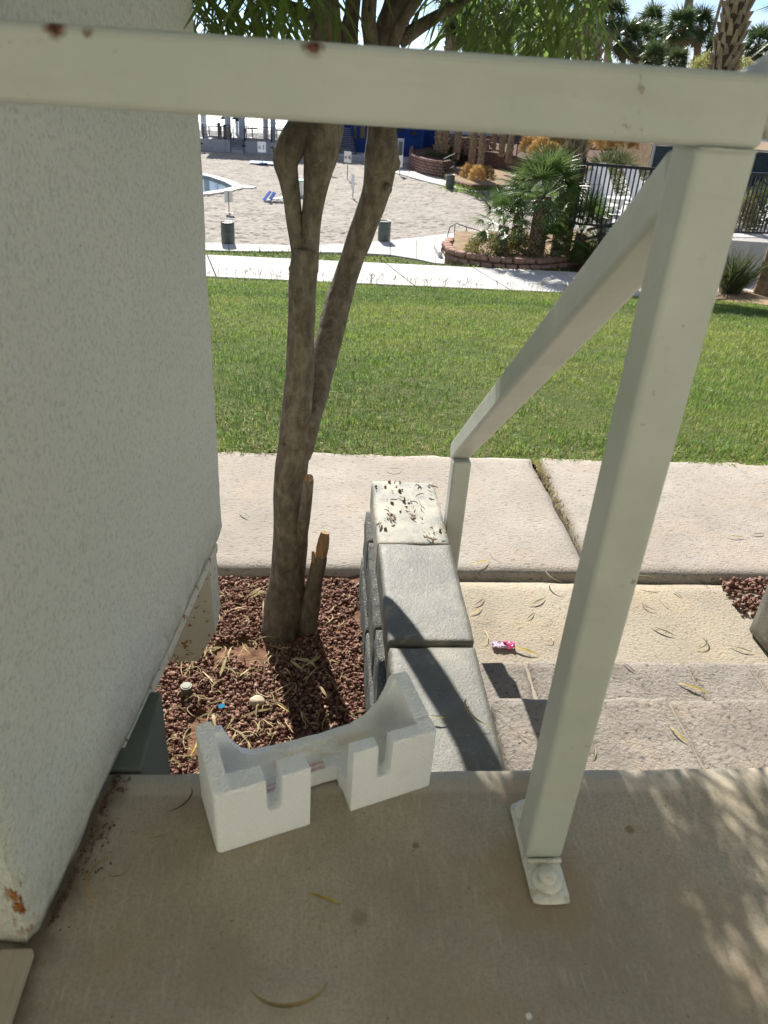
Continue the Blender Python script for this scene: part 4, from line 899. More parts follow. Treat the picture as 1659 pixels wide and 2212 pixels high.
# ================================================================== LAKE AND FAR STRUCTURES
MB().box(-2500,2500,77.5,6000,-8.2,-7.2).obj('lake_water',MAT['lake'])['kind']='structure'
DY=71.0
def zc3(x,y): return (422+x*.1025,236+y*.1025)        # survey sheet of the deck
def px(u,v,Y=DY): return ony(u,v,Y)
dk=thing('boardwalk_deck','grey concrete waterside deck with slat railings behind the beach','deck',(px(500,330).x,DY,-6.42))
zt=px(480,302).z; xl=px(380,300).x; xs0=px(498,310).x; xs1=px(529,310).x; xr=px(700,330).x
zb=-6.5
for a,b in ((xl,xs0),(xs1,xr)):
    x=a
    while x<b-.05:
        x2=min(b,x+2.0); MB().box(x+.012,x2-.012,DY,DY+.3,zb,zt-.0).obj('wall_panel',MAT['deckwall'],dk); x=x2
MB().box(xl,xs0,DY+.302,DY+8,zb,zt-.02).obj('deck_floor',MAT['deckwall'],dk); MB().box(xs1,xr,DY+.302,DY+8,zb,zt-.02).obj('deck_floor',MAT['deckwall'],dk); MB().box(xs0+.001,xs1-.001,DY+2.6,DY+8,zb,zt-.025).obj('deck_floor',MAT['deckwall'],dk)
for k in range(6):
    MB().box(xs0+.002,xs1-.002,DY-.3+.42*k,DY+2.59,zb,zb+(zt-zb)*(k+1)/7).obj('step',MAT['deckwall'],dk)
for x in (xl+2,xl+5.5,(xs1+xr)/2-1,(xs1+xr)/2+3): MB().box(x-.16,x+.16,DY-.012,DY-.002,zt-.42,zt-.30).obj('wall_light',MAT['dark'],dk)
RH=.98
def slat_rail(x0,x1):
    n=max(1,int(round((x1-x0)/2.2)))
    for i in range(n+1): x=x0+(x1-x0)*i/n; MB().box(x-.05,x+.05,DY+.06,DY+.16,zt,zt+RH+.1).obj('rail_post',MAT['dark'],dk)
    for k in range(9): z=zt+.10+k*.10; MB().box(x0,x1,DY+.165,DY+.195,z,z+.055).obj('slat',MAT['slat'],dk)
    MB().box(x0,x1,DY+.05,DY+.17,zt+RH+.10,zt+RH+.15).obj('rail_cap',MAT['dark'],dk)
slat_rail(xl,xs0); slat_rail(xs1,xr)
for x in (xs0+.05,xs1-.05): 
    MB().tube([(x,DY-.5,zb+.95),(x,DY+2.2,zt+.95)],.035,6).obj('stair_rail',MAT['dark'],dk); MB().box(x-.03,x+.03,DY-.45,DY-.39,zb,zb+.95).obj('rail_post',MAT['dark'],dk); MB().box(x-.03,x+.03,DY+2.1,DY+2.16,zt-.5,zt+.95).obj('rail_post',MAT['dark'],dk)
# columns, roof and lamps of the open pavilion on the deck
pv=thing('pavilion','open pavilion with round grey columns standing on the deck','pavilion',(px(540,300).x,DY+3,zt))
ztop=px(520,225,DY+3).z+1.2
for u,wp_,dy in ((493,13,1.6),(512,7,5.5),(523,14,2.2),(574,11,4.),(590,11,2.0),(441,12,5.)):
    q=ony(u,290,DY+dy); rr=size(wp_,q)/2; MB().lathe([(rr,zt-.02),(rr,ztop)],18,q.x,q.y).obj('column',MAT['column'],pv,smooth=False)
xa=ony(438,240,DY+2).x; MB().box(xa,px(690,240).x,DY+1.2,DY+7.5,ztop,ztop+.5).obj('roof_beam',MAT['column'],pv)
for k,(u,v) in enumerate((zc3(395,110),zc3(590,205),zc3(835,210),zc3(910,245),zc3(780,155),zc3(1640,300))):
    q=ony(u,v,DY+1.9+.3*k); lm=thing('pendant_lamp',['small black dome lamp nearest the wall edge','black dome lamp left of the first column','black dome lamp between two columns','largest black dome lamp in front of the wide column','small black dome lamp high between the columns','black dome lamp on the rightmost column'][k]+' under the pavilion roof','lamp',q,'pendant lamps of the pavilion')
    MB().lathe([(.32,0),(.30,.05),(.14,.14),(.07,.2),(.06,.3)],14).obj('shade',MAT['black'],lm,loc=(0,0,0)); MB().tube([(0,0,.29),(0,0,ztop-q.z+.02)],.025,6).obj('rod',MAT['black'],lm,loc=(0,0,0))
for k,(u,v) in enumerate(((472.5,265),(485,269))):
    q=ony(u,v,DY+1.0); o=MB().box(q.x-.11,q.x+.11,DY+.9,DY+1.12,zt-.02,q.z).obj('timber_post',MAT['dark']); tag(o,['taller','shorter'][k]+' dark timber post standing on the deck behind the slat railing','post','timber posts on the deck')
# furniture silhouettes on the deck
for k,u in enumerate((452,478,545,598,617)):
    q=ony(u,290,DY+3.5); c=thing('patio_table',['white-topped patio table by the first railing posts','patio table beside the timber posts','patio table right of the wide column','patio table behind the right railing','patio table at the trunk edge'][k]+' on the deck','table',(q.x,DY+3.5,zt),'patio tables on the deck')
    MB().lathe([(.5,.72),(.5,.76)],14).obj('top',MAT['white'] if k<2 else MAT['dark'],c,loc=(0,0,0)); MB().lathe([(.25,-.01),(.05,.05),(.05,.72)],10).obj('pedestal',MAT['dark'],c,loc=(0,0,0))
# low wall, metal stair and blue building
zq=lambda x,y:(592.4+x*.1389,236+y*.1389)
BY=72.5
z0=ony(760,331,BY).z
lw=thing('retaining_wall','low grey block retaining wall at the back of the sand','wall',(ony(750,345,70).x,70,-6.42))
a=ony(690,325,70.5); b=ony(848,341,70.0)
xx=a.x
k=0
while xx<b.x-.1:
    for c in range(3):
        x2=min(b.x,xx+1.0); hz=(z0+6.5)/3; MB().box(xx+.01+ (.0),x2-.01,70.0,70.35,-6.5+c*hz+.006,-6.5+(c+1)*hz).obj('block',MAT['deckwall'],lw)
    xx+=1.0; k+=1
MB().box(a.x-3,b.x+5,70.352,90,-6.5,z0-.02).obj('plaza',MAT['path'])['kind']='structure'
bs=thing('metal_stair','steep dark metal stair beside the blue building','stair',(ony(750,331,71.6).x,71.6,z0-.02))
pb=ony(752,330,71.6); pt_=ony(728,276,74.5)
for k in range(13):
    q=Vector((pb.x,71.6,z0+.0)).lerp(Vector((pt_.x+.6,74.5,pt_.z)),k/12); MB().box(q.x-.65,q.x+.65,q.y-.02,q.y+.26,q.z-.03,q.z+.03).obj('tread',MAT['greymetal'],bs)
for s in (-.68,.68): MB().bar((pb.x+s,71.5,z0+.12),(pt_.x+.6+s,74.6,pt_.z+.05),.06,.26).obj('stringer',MAT['dark'],bs); MB().tube([(pb.x+s,71.5,z0+1.05),(pt_.x+.6+s,74.6,pt_.z+1.)],.03,6).obj('stair_rail',MAT['dark'],bs)
bb=thing('blue_building','deep blue stucco building with wall lamps and a notice','building',(ony(850,344,BY).x,BY+3,z0-.02))
xa=ony(757,330,BY+1).x; xb=ony(845,340,BY).x; xc=ony(912,346,BY).x; xd=ony(948,340,BY+2).x; TOP=1.0
MB().box(xa,xb-.01,BY+1.2,BY+9,z0-.03,TOP).obj('wall',MAT['bluewall'],bb); MB().box(xb,xc,BY,BY+9,z0-.03,TOP+.4).obj('wall',MAT['bluewall'],bb); MB().box(xc+.01,xd,BY+2.2,BY+9,z0-.03,TOP).obj('wall',MAT['bluewall'],bb)
MB().box(xa-2.6,xa-.01,BY+4,BY+9,z0-.03,TOP-.2).obj('wall',MAT['bluewall'],bb)
for u0,u1,v0,v1 in ((762,772,262,300),(776,792,262,300)):
    A_=ony(u0,v1,BY+1.2);B_=ony(u1,v0,BY+1.2); fw=MB().box(A_.x,B_.x,BY+1.14,BY+1.195,A_.z,B_.z).obj('window',MAT['dark'],bb); MB().box(A_.x+.1,B_.x-.1,BY+1.12,BY+1.138,A_.z+.1,B_.z-.1).obj('pane',MAT['glass'],fw)
nb=ony(864,325,BY); sgn=MB().box(nb.x-.26,nb.x+.30,BY-.05,BY-.002,nb.z-.75,nb.z+.95).obj('notice_board',MAT['signwhite'],bb); MB().box(nb.x-.16,nb.x+.20,BY-.056,BY-.051,nb.z-.5,nb.z+.7).obj('notice_print',MAT['greymetal'],sgn)
for u,v in ((862,275),(893,281)):
    q=ony(u,v,BY); wl_=MB().lathe([(.10,.0),(.34,-.25),(.36,-.30)],14,q.x,BY-.36).obj('wall_lamp',MAT['black'],bb)
    for vv in wl_.data.vertices: vv.co.z+=q.z
    MB().tube([(q.x,BY-.01,q.z+.5),(q.x,BY-.36,q.z+.45),(q.x,BY-.36,q.z-.02)],.05,6).obj('lamp_arm',MAT['black'],bb)
wbx0=ony(950,320,84).x; wbx1=ony(1077,320,84).x; wb=thing('white_building','plain white building with pilasters behind the terraced planters','building',(wbx0+4,84,-4.9))
MB().box(wbx0,wbx1,84,94,-5.2,1.2).obj('wall',MAT['whitewall'],wb)
for u in (1062,1072): q=ony(u,310,84); MB().box(q.x-.35,q.x+.35,83.7,83.995,-5.2,1.2).obj('pilaster',MAT['whitewall'],wb)
kb=thing('brown_building','dark red-brown block building behind the outdoor stair','building',(wbx1+6,86,-4.6)); MB().box(wbx1+.05,wbx1+16,82.5,95,-5.2,.9).obj('wall',MAT['brownwall'],kb); MB().box(wbx1+.05,wbx1+16,82.3,82.49,.1,.5).obj('cornice',MAT['brownwall'],kb)
# raised ground on the right, far
MB().prism([(wbx0-1,72),(14.2,66),(17,58),(60,58),(60,84),(wbx0-1,84)],-6.5,-4.9).obj('terrace_ground',MAT['mulch'])['kind']='structure'
MB().prism([(19,33),(60,31.2),(60,62),(21,60)],-6.5,-2.55).obj('hillside',MAT['beddirt'])['kind']='structure'
# ------------------------------------------------------------------ curved block planter in front of the white building
def block_arc(name,label,pts,rows,bl,bh,bd,mat,z0,cat='planter',cap=None,jit=.012):
    t_=thing(name,label,cat,(pts[0][0],pts[0][1],z0)); P=[Vector((x,y)) for x,y in pts]
    seg=[]; 
    for a,b in zip(P,P[1:]): seg.append(((b-a).length,a,b))
    tot=sum(s[0] for s in seg); proto=None; r_=random.Random(len(pts)+rows)
    me=rough_box(-bl*.49,bl*.49,-bd/2,bd/2,.003,bh-.004,max(bl,bd)/4,.012*bl/.4,6,2,1,.012).mesh('block',MAT[mat],True)
    for c in range(rows):
        s=(c%2)*bl/2+bl*.5
        while s<tot:
            q=s
            for L_,a,b in seg:
                if q<=L_: break
                q-=L_
            p=a.lerp(b,min(1,q/L_)); d=(b-a)
            o=bpy.data.objects.new('block' if c<rows-1 or not cap else 'cap_block',me); C.objects.link(o); o.parent=t_; o.location=Vector((p.x,p.y,z0+c*bh))-Vector(WORLD[t_.name])+Vector((r_.uniform(-jit,jit),r_.uniform(-jit,jit),0)); o.rotation_euler=(0,0,math.atan2(d.y,d.x)+r_.uniform(-.03,.03)); s+=bl
    return t_
def P2(lst,z): return [(onz(u,v,z).x,onz(u,v,z).y) for u,v in lst]
zr=lambda x,y:((1500+x*.2411)/1.823,(480+y*.2411)/1.823)
arc=[zr(500,600),zr(478,690),zr(480,768),zr(560,805),zr(700,858),zr(850,893),zr(1000,912),zr(1130,880)]
ap=P2(arc,-6.36)
block_arc('block_planter','curved brown block planter around the thick palm by the far walk',ap,6,.50,.20,.3,'brownblock',-6.42)
MB().prism(ap+[(ap[-1][0]+1,ap[-1][1]+6),(ap[0][0]+1,ap[0][1]+5)],-6.5,-5.42).obj('planter_soil',MAT['mulch'])['kind']='structure'
ar2=[ (ony(957,337,73).x,73),(ony(975,345,71).x,71),(ony(1005,347,69.5).x,69.5),(ony(1060,350,69).x,69)]
block_arc('terrace_wall','brown block terrace wall behind the curved planter',ar2,6,.6,.22,.3,'brownblock',-5.42,'wall')
# ------------------------------------------------------------------ leafy builders
def shrub_mesh(name,mat,R,Hh,n,leaf,seed,spiky=0.):
    r=np.random.RandomState(seed); d=r.randn(n,3); d/=np.linalg.norm(d,axis=1,keepdims=True); d[:,2]=np.abs(d[:,2])*1.0
    rad=.45+.55*r.rand(n)**.5; rad*=1+.22*vn(d[:,0]*2.3+seed,d[:,1]*2.3+d[:,2]*2,seed)
    P=d*rad[:,None]*np.array([R,R,Hh]); D=d*(1+spiky)+r.randn(n,3)*.55*(1-spiky*.7); D[:,2]+=.35; D/=np.linalg.norm(D,axis=1,keepdims=True)
    V,F=leaves(P,D,r.randn(n,3),leaf*(.6+.8*r.rand(n)),leaf*(.32-.24*min(1,spiky))*np.ones(n),.2); return fastmesh(name,V,F,mat)
def shrub(name,label,cat,p,mat,R,Hh,n,leaf,seed,spiky=0.,group=None,me=None,rz=0):
    o=bpy.data.objects.new(name,me or shrub_mesh(name,MAT[mat],R,Hh,n,leaf,seed,spiky)); C.objects.link(o); o.location=p; o.rotation_euler=(0,0,rz); return tag(o,label,cat,group)
def fan(r_,petiole,R,nb,span,droop,wd,seg=3,fold=.25):
    m=MB(); V=m.v;F=m.f
    pw=wd*.5; V+=[(0,-pw,0),(0,pw,0),(petiole,pw*.6,0),(petiole,-pw*.6,0),(petiole*.5,0,-pw)]; F+=[(0,1,2,3)]
    for k in range(nb):
        a=-span/2+span*k/(nb-1); Lb=R*(1-.28*abs(a)/(span/2))*r_.uniform(.85,1.08); n0=len(V); tw=r_.uniform(-.4,.4)
        for s in range(seg+1):
            u=s/seg; rr=Lb*u; w_=wd*(.55+1.0*u if u<.45 else 1.0*(1-u)*1.82+.03); z=fold*R*.25*math.sin(a*2)*u -droop*R*u*u*(.5+.7*abs(a)/(span/2))*r_.uniform(.75,1.2)
            cx_=petiole+rr*math.cos(a); cy_=rr*math.sin(a); nx_,ny_=-math.sin(a),math.cos(a)
            V+=[(cx_-nx_*w_/2,cy_-ny_*w_/2,z+tw*w_*.4),(cx_+nx_*w_/2,cy_+ny_*w_/2,z-tw*w_*.4)]
            if s: b=n0+2*(s-1); F.append((b,b+1,b+3,b+2))
    return m
def crown_mesh(name,seed,nf,petiole,R,nb,wd,mats,tilt=(-.9,1.35),dead=0):
    r_=random.Random(seed); out=MB(); mi=[]
    for k in range(nf+dead):
        isd=k>=nf; f_=fan(r_,petiole*r_.uniform(.8,1.1),R*r_.uniform(.85,1.1),nb,math.radians(215),r_.uniform(.25,.55) if not isd else .9,wd,2)
        t_=r_.uniform(*tilt) if not isd else r_.uniform(-1.5,-1.1); t_=(tilt[0]+(tilt[1]-tilt[0])*((k+.5)/nf)**.85+r_.uniform(-.15,.15)) if not isd else t_
        M_=Matrix.Rotation(k*2.39996+r_.uniform(-.3,.3),4,'Z')@Matrix.Rotation(-t_,4,'Y')@Matrix.Rotation(r_.uniform(-.5,.5),4,'X')
        out.add([M_@Vector(v) for v in f_.v],f_.f); mi+=[1 if isd else 0]*len(f_.f)
    me=out.mesh(name,None); 
    for q in mats: me.materials.append(q)
    me.polygons.foreach_set('material_index',mi); me.update(); return me
def trunk_mesh(name,h,r0,r1,mats,boots=0,seed=0,bl=.35,lean=0.,bstart=0.):
    m=MB(); N=max(6,int(h/.5)); m.tube([(lean*u*u*h,0,h*u) for u in [i/N for i in range(N+1)]],[r0+(r1-r0)*i/N for i in range(N+1)],14,.12,4.,seed); nf=len(m.f); mi=[0]*nf
    if boots:
        r_=random.Random(seed); rows=int(h/(bl*.55))
        for j in range(int(bstart/(bl*.55)),rows):
            for k in range(boots):
                a=2*math.pi*(k+.5*(j%2))/boots+r_.uniform(-.12,.12); z=j*bl*.55+r_.uniform(-.05,.05)*bl; u=z/h; rr=r0+(r1-r0)*u; w_=2*math.pi*rr/boots*.55; ll=bl*r_.uniform(.6,1.1); o_=r_.uniform(.08,.42)*bl; n_=len(m.v); a0=a; tw_=r_.uniform(-.5,.5)*w_
                ca,sa=math.cos(a),math.sin(a); lx=lean*u*u*h
                def q(rad,tt,zz): return (lx+ca*rad-sa*tt,sa*rad+ca*tt,zz)
                m.v+=[q(rr*.96,-w_*.75,z),q(rr*.96,w_*.75,z),q(rr+o_*.6,w_*.5,z+ll*.6),q(rr+o_*.6,-w_*.5,z+ll*.6),q(rr+o_,w_*.28+tw_,z+ll),q(rr+o_,-w_*.28+tw_,z+ll),q(rr*.9,0,z+ll*.95)]
                m.f+=[(n_,n_+1,n_+2,n_+3),(n_+3,n_+2,n_+4,n_+5),(n_+5,n_+4,n_+6),(n_+1,n_+6,n_+4,n_+2),(n_+3,n_+5,n_+6,n_),]; mi+=[1]*5
    me=m.mesh(name,None); 
    for q_ in mats: me.materials.append(q_)
    me.polygons.foreach_set('material_index',mi); me.update(); return me
FC=[crown_mesh('crown',s,38,.72,1.05,15,.10,[MAT['farpalm'],MAT['palmdead']],(-1.15,1.4),9) for s in (1,2,3)]
def far_palm(label,cu,cv,R,bu,bv,Y,wpx,var,boots=0,group='fan palms behind the garden',name='fan_palm',nocrown=False,mats=None,bstart=0.):
    c=ony(cu,cv,Y); b=ony(bu,bv,Y); h=c.z-b.z; t_=thing(name,label,'palm tree',(b.x,b.y,b.z),group); rr=size(wpx,c)/2
    lean=(c.x-b.x)/h
    me=trunk_mesh('trunk',h,rr*1.12,rr,mats or [MAT['palmtrunk'],MAT['palmboot']],boots,int(cu),rr*1.5,lean,bstart); o=linkmesh('trunk',me,t_); o.location=(0,0,0)
    if not nocrown:
        o=bpy.data.objects.new('crown',FC[var%3]); C.objects.link(o); o.parent=t_; s=size(R,c)/1.22; o.scale=(s,s,s*1.05); o.location=(lean*h,0,h); o.rotation_euler=(0,0,cu*.7)
    return t_
for q in (
 ('thin-trunked fan palm left of the twin palms by the terrace wall',1043,42,34,1018,352,62,12,0,7),
 ('thin-trunked fan palm nearest the orange grass mounds',1064,38,34,1036,368,60,12,1,7),
 ('fan palm with shaggy trunk behind the outdoor stair railing',1106,44,34,1082,338,64,11,2,7),
 ('fan palm with pale lower trunk left of the tall booted palm',1130,38,36,1098,352,58,12,0,7),
 ('fan palm with smooth tan trunk in front of the brown building',1178,46,34,1152,322,66,13,1,0),
 ('dense green fan palm just left of the booted trunk',1205,50,36,1178,330,56,12,2,6),
 ('low fan palm partly behind the booted trunk',1240,62,34,1222,330,60,11,1,6),
 ('fan palm whose crown leans out right of the booted trunk',1322,36,34,1282,320,48,12,0,6),
 ('bushy fan palm low in the row of palms above the rail',1352,82,34,1318,320,55,11,1,0),
 ('dark fan palm with a drooping skirt above the rail, middle of row',1382,88,36,1340,322,60,11,2,0),
 ('tall tuft-headed fan palm in the middle of the skyline',1408,46,30,1362,320,62,11,0,0),
 ('fan palm below the skyline tuft, brown fronds at its side',1428,92,34,1384,322,57,10,1,0),
 ('fan palm with clear curved trunk in front of open sky',1470,58,36,1430,322,52,15,2,8),
 ('right-hand fan palm of the leaning pair against the sky',1512,56,32,1470,322,56,12,0,8),
 ('small fan palm just left of the thick booted palm at right',1548,108,30,1516,322,50,9,1,0),
 ('fan palm at the right edge of the picture above the rail',1638,96,34,1590,330,46,13,2,8),
 ('very low fan palm just above the rail left of the leaning pair',1414,128,30,1392,300,46,9,0,0),
 ('low fan palm at the foot of the leaning pair',1462,134,26,1446,300,44,9,2,0),
 ('dense palm tuft behind the leaves at top centre',1010,58,34,985,345,66,12,1,7),
 ('short skirted palm left of the booted trunk, low above rail',1085,84,30,1062,345,70,10,2,6),
 ('short skirted palm just above the rail between thin trunks',1150,92,30,1125,340,70,10,0,6),
 ('thick-trunked palm in the curved block planter',985,25,46,950,350,67.5,24,0,12)): far_palm(*q)
far_palm('tall bare palm trunk rising out of the top of the picture',1500,-260,40,1440,322,58,18,1,0)
far_palm('very slender tall palm trunk leaning right against the sky',1600,-140,30,1475,322,75,7,2,0)
far_palm('thick palm trunk studded with rounded leaf bases at right',1640,-190,60,1472,520,17.5,50,1,9,mats=[MAT['palmdark'],MAT['palmboot']])
# pale feathery desert trees
for k,(u,v,R,Y) in enumerate(((1528,140,30,40),(1600,150,34,42),(1560,128,22,45))):
    p=ony(u,v,Y); t_=thing('desert_tree',['pale yellow-green feathery tree behind the slender palm','pale feathery tree right of the thick booted trunk','small pale feathery tree between those trunks'][k],'tree',(p.x,p.y,-2.55),'feathery desert trees')
    s=size(R,p); o=bpy.data.objects.new('crown',shrub_mesh('crown',MAT['brush'],s*1.2,s*1.2,1500,.14,60+k)); C.objects.link(o); o.parent=t_; o.location=(0,0,p.z+2.55-s*.5); MB().tube([(0,0,-.05),(.1,0,1.2),(0,0,p.z+2.55)],[.12,.09,.03],7).obj('trunk',MAT['bark'],t_,loc=(0,0,0))
# ------------------------------------------------------------------ garden bits by the far walk
hz6=lambda x,y:((1850+x*.3315)/1.823,(500+y*.3315)/1.823)
gme=shrub_mesh('golden',MAT['golden'],.30,.58,1100,.14,70,.75)
def golden(k,u,v,Y,s,label): 
    p=ony(u,v,Y); o=shrub('grass_mound',label,'grass mound',p,'golden',1,1,1,1,1,group='golden grass mounds',me=gme,rz=k*1.3); o.scale=(s,s,s); return o
for k,(u,v,Y,s,l) in enumerate(((1012,384,56,1.5,'left golden-orange grass mound beside the drum can'),(1029,389,54,1.5,'front golden-orange grass mound beside the drum can'),(1041,386,56,1.3,'golden mound behind the front one by the drum can'),(1052,389,55,1.4,'brownish golden mound at the edge of the palm fronds'),
   (1142,327,50,1.5,'golden mound above the small palm, left one'),(1152,333,47,.9,'little golden mound at the foot of the upper group'),(1167,330,48,1.5,'round golden mound in the middle of the upper group'),(1185,331,47,1.0,'low golden mound left of the booted trunk'),(1195,333,47,1.0,'low golden mound touching the booted trunk'),(1205,318,50,1.4,'brown dry mound behind the booted trunk'),
   (1262,312,42,1.2,'golden mound right of the booted trunk'),(1282,322,40,1.3,'brown mound behind the fence top rail'),(1305,318,42,1.5,'tall golden mound behind the fence'),(1326,318,42,1.4,'upright yellow-gold mound behind the second lounger'),(1349,316,44,1.3,'slim golden mound right of the upright one'),(1368,322,44,.8,'small orange mound near the fence corner'))): golden(k,u,v,Y,s,l)
p=ony(1008,338,70.5); shrub('round_shrub','round dark green clipped shrub in front of the white building','shrub',(p.x,p.y,p.z-.2),'shrub',.75,1.7,1300,.16,80)
for k,(u,v,Y,l) in enumerate(((938,352,67,'dark green shrub at the foot of the thick palm'),(956,355,66,'spreading dark shrub right of the thick palm foot'),(984,337,70,'small dark shrub left of the clipped round one'))):
    p=ony(u,v,Y); shrub('low_shrub',l,'shrub',p,'shrub',.9,.8,700,.24,85+k,.3,group='low shrubs in the far planters')
for k,(u,v,Y,r_,l) in enumerate(((928,351,66.5,.55,'pale boulder left in the curved planter'),(937,358,66,.65,'pale boulder beside the planter shrub'),(963,364,65,.7,'low grey boulder near the planter wall'))): p=ony(u,v,Y); nugget('boulder',p,r_,MAT['rock'],l,'boulder',1.2,1,.8,k)
# outdoor stair railings
def rail_run(name,label,pts,h,sp,mat='black',pick=.022,rail=.05):
    t_=thing(name,label,'railing',pts[0]); P=[Vector(q) for q in pts]; U=Vector((0,0,h))
    for a,b in zip(P,P[1:]):
        MB().bar(a+U,b+U,rail,rail).obj('top_rail',MAT[mat],t_); MB().bar(a+U*.12,b+U*.12,rail*.8,rail*.8).obj('bottom_rail',MAT[mat],t_); n=max(2,int((b-a).length/sp))
        for k in range(n): q=a.lerp(b,(k+.5)/n); MB().bar(q+U*.12,q+U*.99,pick,pick,(0,1,0)).obj('picket',MAT[mat],t_)
    for a in P: MB().bar(a-Vector((0,0,.05)),a+U*1.04,rail*1.3,rail*1.3,(0,1,0)).obj('post',MAT[mat],t_)
    return t_
rail_run('stair_rail_run','black picket railing stepping up past the curved planter',[ony(*zr(1000,850),61),ony(*zr(1215,745),62.5),ony(*zr(1590,765),64)],1.0,.28)
rail_run('upper_rail_run','black picket railing along the brown building stair',[ony(1115,338,62),ony(1150,310,66),ony(1185,312,67),ony(1240,288,72)],1.1,.35)
q0=ony(980,402,58); kb_=[(ony(968,398,59).x,ony(968,398,59).y),(ony(1000,404,57).x,ony(1000,404,57).y),(ony(1022,409,56).x,ony(1022,409,56).y)]
block_arc('low_edging','low brown block edging right of the drum can',kb_,2,.5,.2,.3,'brownblock',-6.42,'edging')
MB().prism([(kb_[0][0],kb_[0][1]+.2),(kb_[1][0],kb_[1][1]+.2),(kb_[2][0],kb_[2][1]+.2),(kb_[2][0]+6,kb_[2][1]+2),(kb_[2][0]+6,67),(kb_[0][0],67)],-6.5,-6.02).obj('gravel_terrace',MAT['beddirt'])['kind']='structure'
a=onz(1030,412,-6.4); r=np.random.RandomState(61); 
p=onz(1062,418,-6.4); shrub('grass_patch','bright green grass patch beside the curved walk','grass',(p.x+1.2,p.y+1.2,-6.45),'grass',4.2,.35,3500,.22,91,.4)
C.objects['grass_patch']['kind']='stuff'
# ================================================================== PALM PLANTER BY THE PATH
fr=[(975,533),(962,545),(975,562),(1010,572),(1060,579),(1110,583),(1160,583),(1215,578),(1268,566),(1320,548)]
zpl=-3.60
fp_=[onz(u,v,zpl) for u,v in fr]; YB=[(p.x,p.y) for p in fp_]
block_arc('palm_planter','curving planter edged with weathered red concrete blocks beside the path',YB,2,.31,.155,.24,'redblock',zpl,'planter',jit=.02)
PZB=zpl+.22
MB().prism(YB+[(YB[-1][0]+.5,YB[-1][1]+2.5),(YB[0][0]+.3,YB[0][1]+1.2)],zpl-.6,PZB).obj('palm_bed_soil',MAT['beddirt'])['kind']='structure'
FM=[fan(random.Random(s),.62,.62,24,math.radians(205),.22+.1*s,.034,3) for s in (0,1,2,3)]
FM=[f_.mesh('frond',MAT['palmleaf'],False) for f_ in FM]
def garden_palm(label,u,v,Y,h,rr,nf,s,seed,tilt=(-.75,1.3),boots=11):
    p=ony(u,v,Y); p.z=PZB-.02; t_=thing('small_fan_palm',label,'palm tree',p,'small fan palms in the planter'); r_=random.Random(seed)
    if h>.2: linkmesh('trunk',trunk_mesh('trunk',h,rr*1.05,rr,[MAT['palmdark'],MAT['palmtrunk']],boots,seed,.11),t_).location=(0,0,0)
    for k in range(nf):
        o=bpy.data.objects.new('frond',FM[k%4]); C.objects.link(o); o.parent=t_; a=tilt[0]+(tilt[1]-tilt[0])*((k+.5)/nf)**.9+r_.uniform(-.12,.12)
        o.location=(0,0,h-.05+.10*k/nf); sc=s*r_.uniform(.85,1.12); o.scale=(sc,sc,sc); o.rotation_euler=(r_.uniform(-.5,.5),-a,k*2.39996+r_.uniform(-.25,.25))
    return t_
garden_palm('bushy fan palm with a dark bristly trunk in the middle of the planter',1153,570,20.9,1.55,.19,40,1.15,3,(-.45,1.4))
garden_palm('lower fan palm at the left end of the red block planter',1078,565,21.0,.75,.12,24,.86,5,(-.5,1.35))
garden_palm('lower fan palm behind the bushy one, left of centre',1108,556,22.2,.95,.12,20,.85,6,(-.4,1.35))
garden_palm('spreading fan palm at the right end of the red block planter',1246,560,21.2,.62,.13,26,.98,7,(-.6,1.3))
garden_palm('short fan palm between the bushy palm and the tall trunk',1195,566,20.8,.30,.10,16,.72,8,(-.2,1.35))
for k,(u,v,Y,R,Hh,mt,l) in enumerate(((1042,566,21.0,.50,.62,'shruby','dry olive bush at the left of the planter'),(1120,565,21.6,.5,.55,'shruby','olive bush behind the bristly trunk'),(1285,552,21.6,.62,.75,'shruby','yellow-green bush at the right end of the planter'),(1262,560,20.9,.4,.45,'shrub','small dark bush under the right palm'))):
    p=ony(u,v,Y); shrub('planter_bush',l,'bush',(p.x,p.y,PZB-.03),mt,R,Hh,1900,.085,100+k,.2,group='bushes in the palm planter')
tp=far_palm('tall palm with big peeling leaf bases standing in the red block planter',1296,-120,90,1206,560,21.8,46,1,10,name='booted_palm',mats=[MAT['palmtrunk'],MAT['palmboot']],bstart=1.9)
# curved black handrail and pale cheek wall left of the planter
a=onterr(975,548); hr=thing('path_handrail','black metal handrail with a curved end left of the palm planter','handrail',(a.x,a.y,a.z)); Yh=a.y
pl=[ony(1040,500,Yh+.2),ony(1010,491,Yh+.1),ony(985,482,Yh),ony(972,491,Yh),ony(967,508,Yh),ony(968,525,Yh),ony(980,538,Yh),ony(1010,550,Yh)]
MB().tube(pl,.022,8).obj('rail',MAT['black'],hr,smooth=True)
for u,v0,v1 in ((983,484,548),(1008,491,556)): b=ony(u-4,v1,Yh); MB().tube([ony(u,v0,Yh),b],.02,8).obj('post',MAT['black'],hr)
q=onterr(952,560); MB().box(q.x-.12,q.x+.06,q.y,q.y+1.8,q.z-.4,q.z+.30).obj('cheek_wall',MAT['path']); tag(C.objects['cheek_wall'],'pale concrete cheek wall beside the curved handrail','wall')
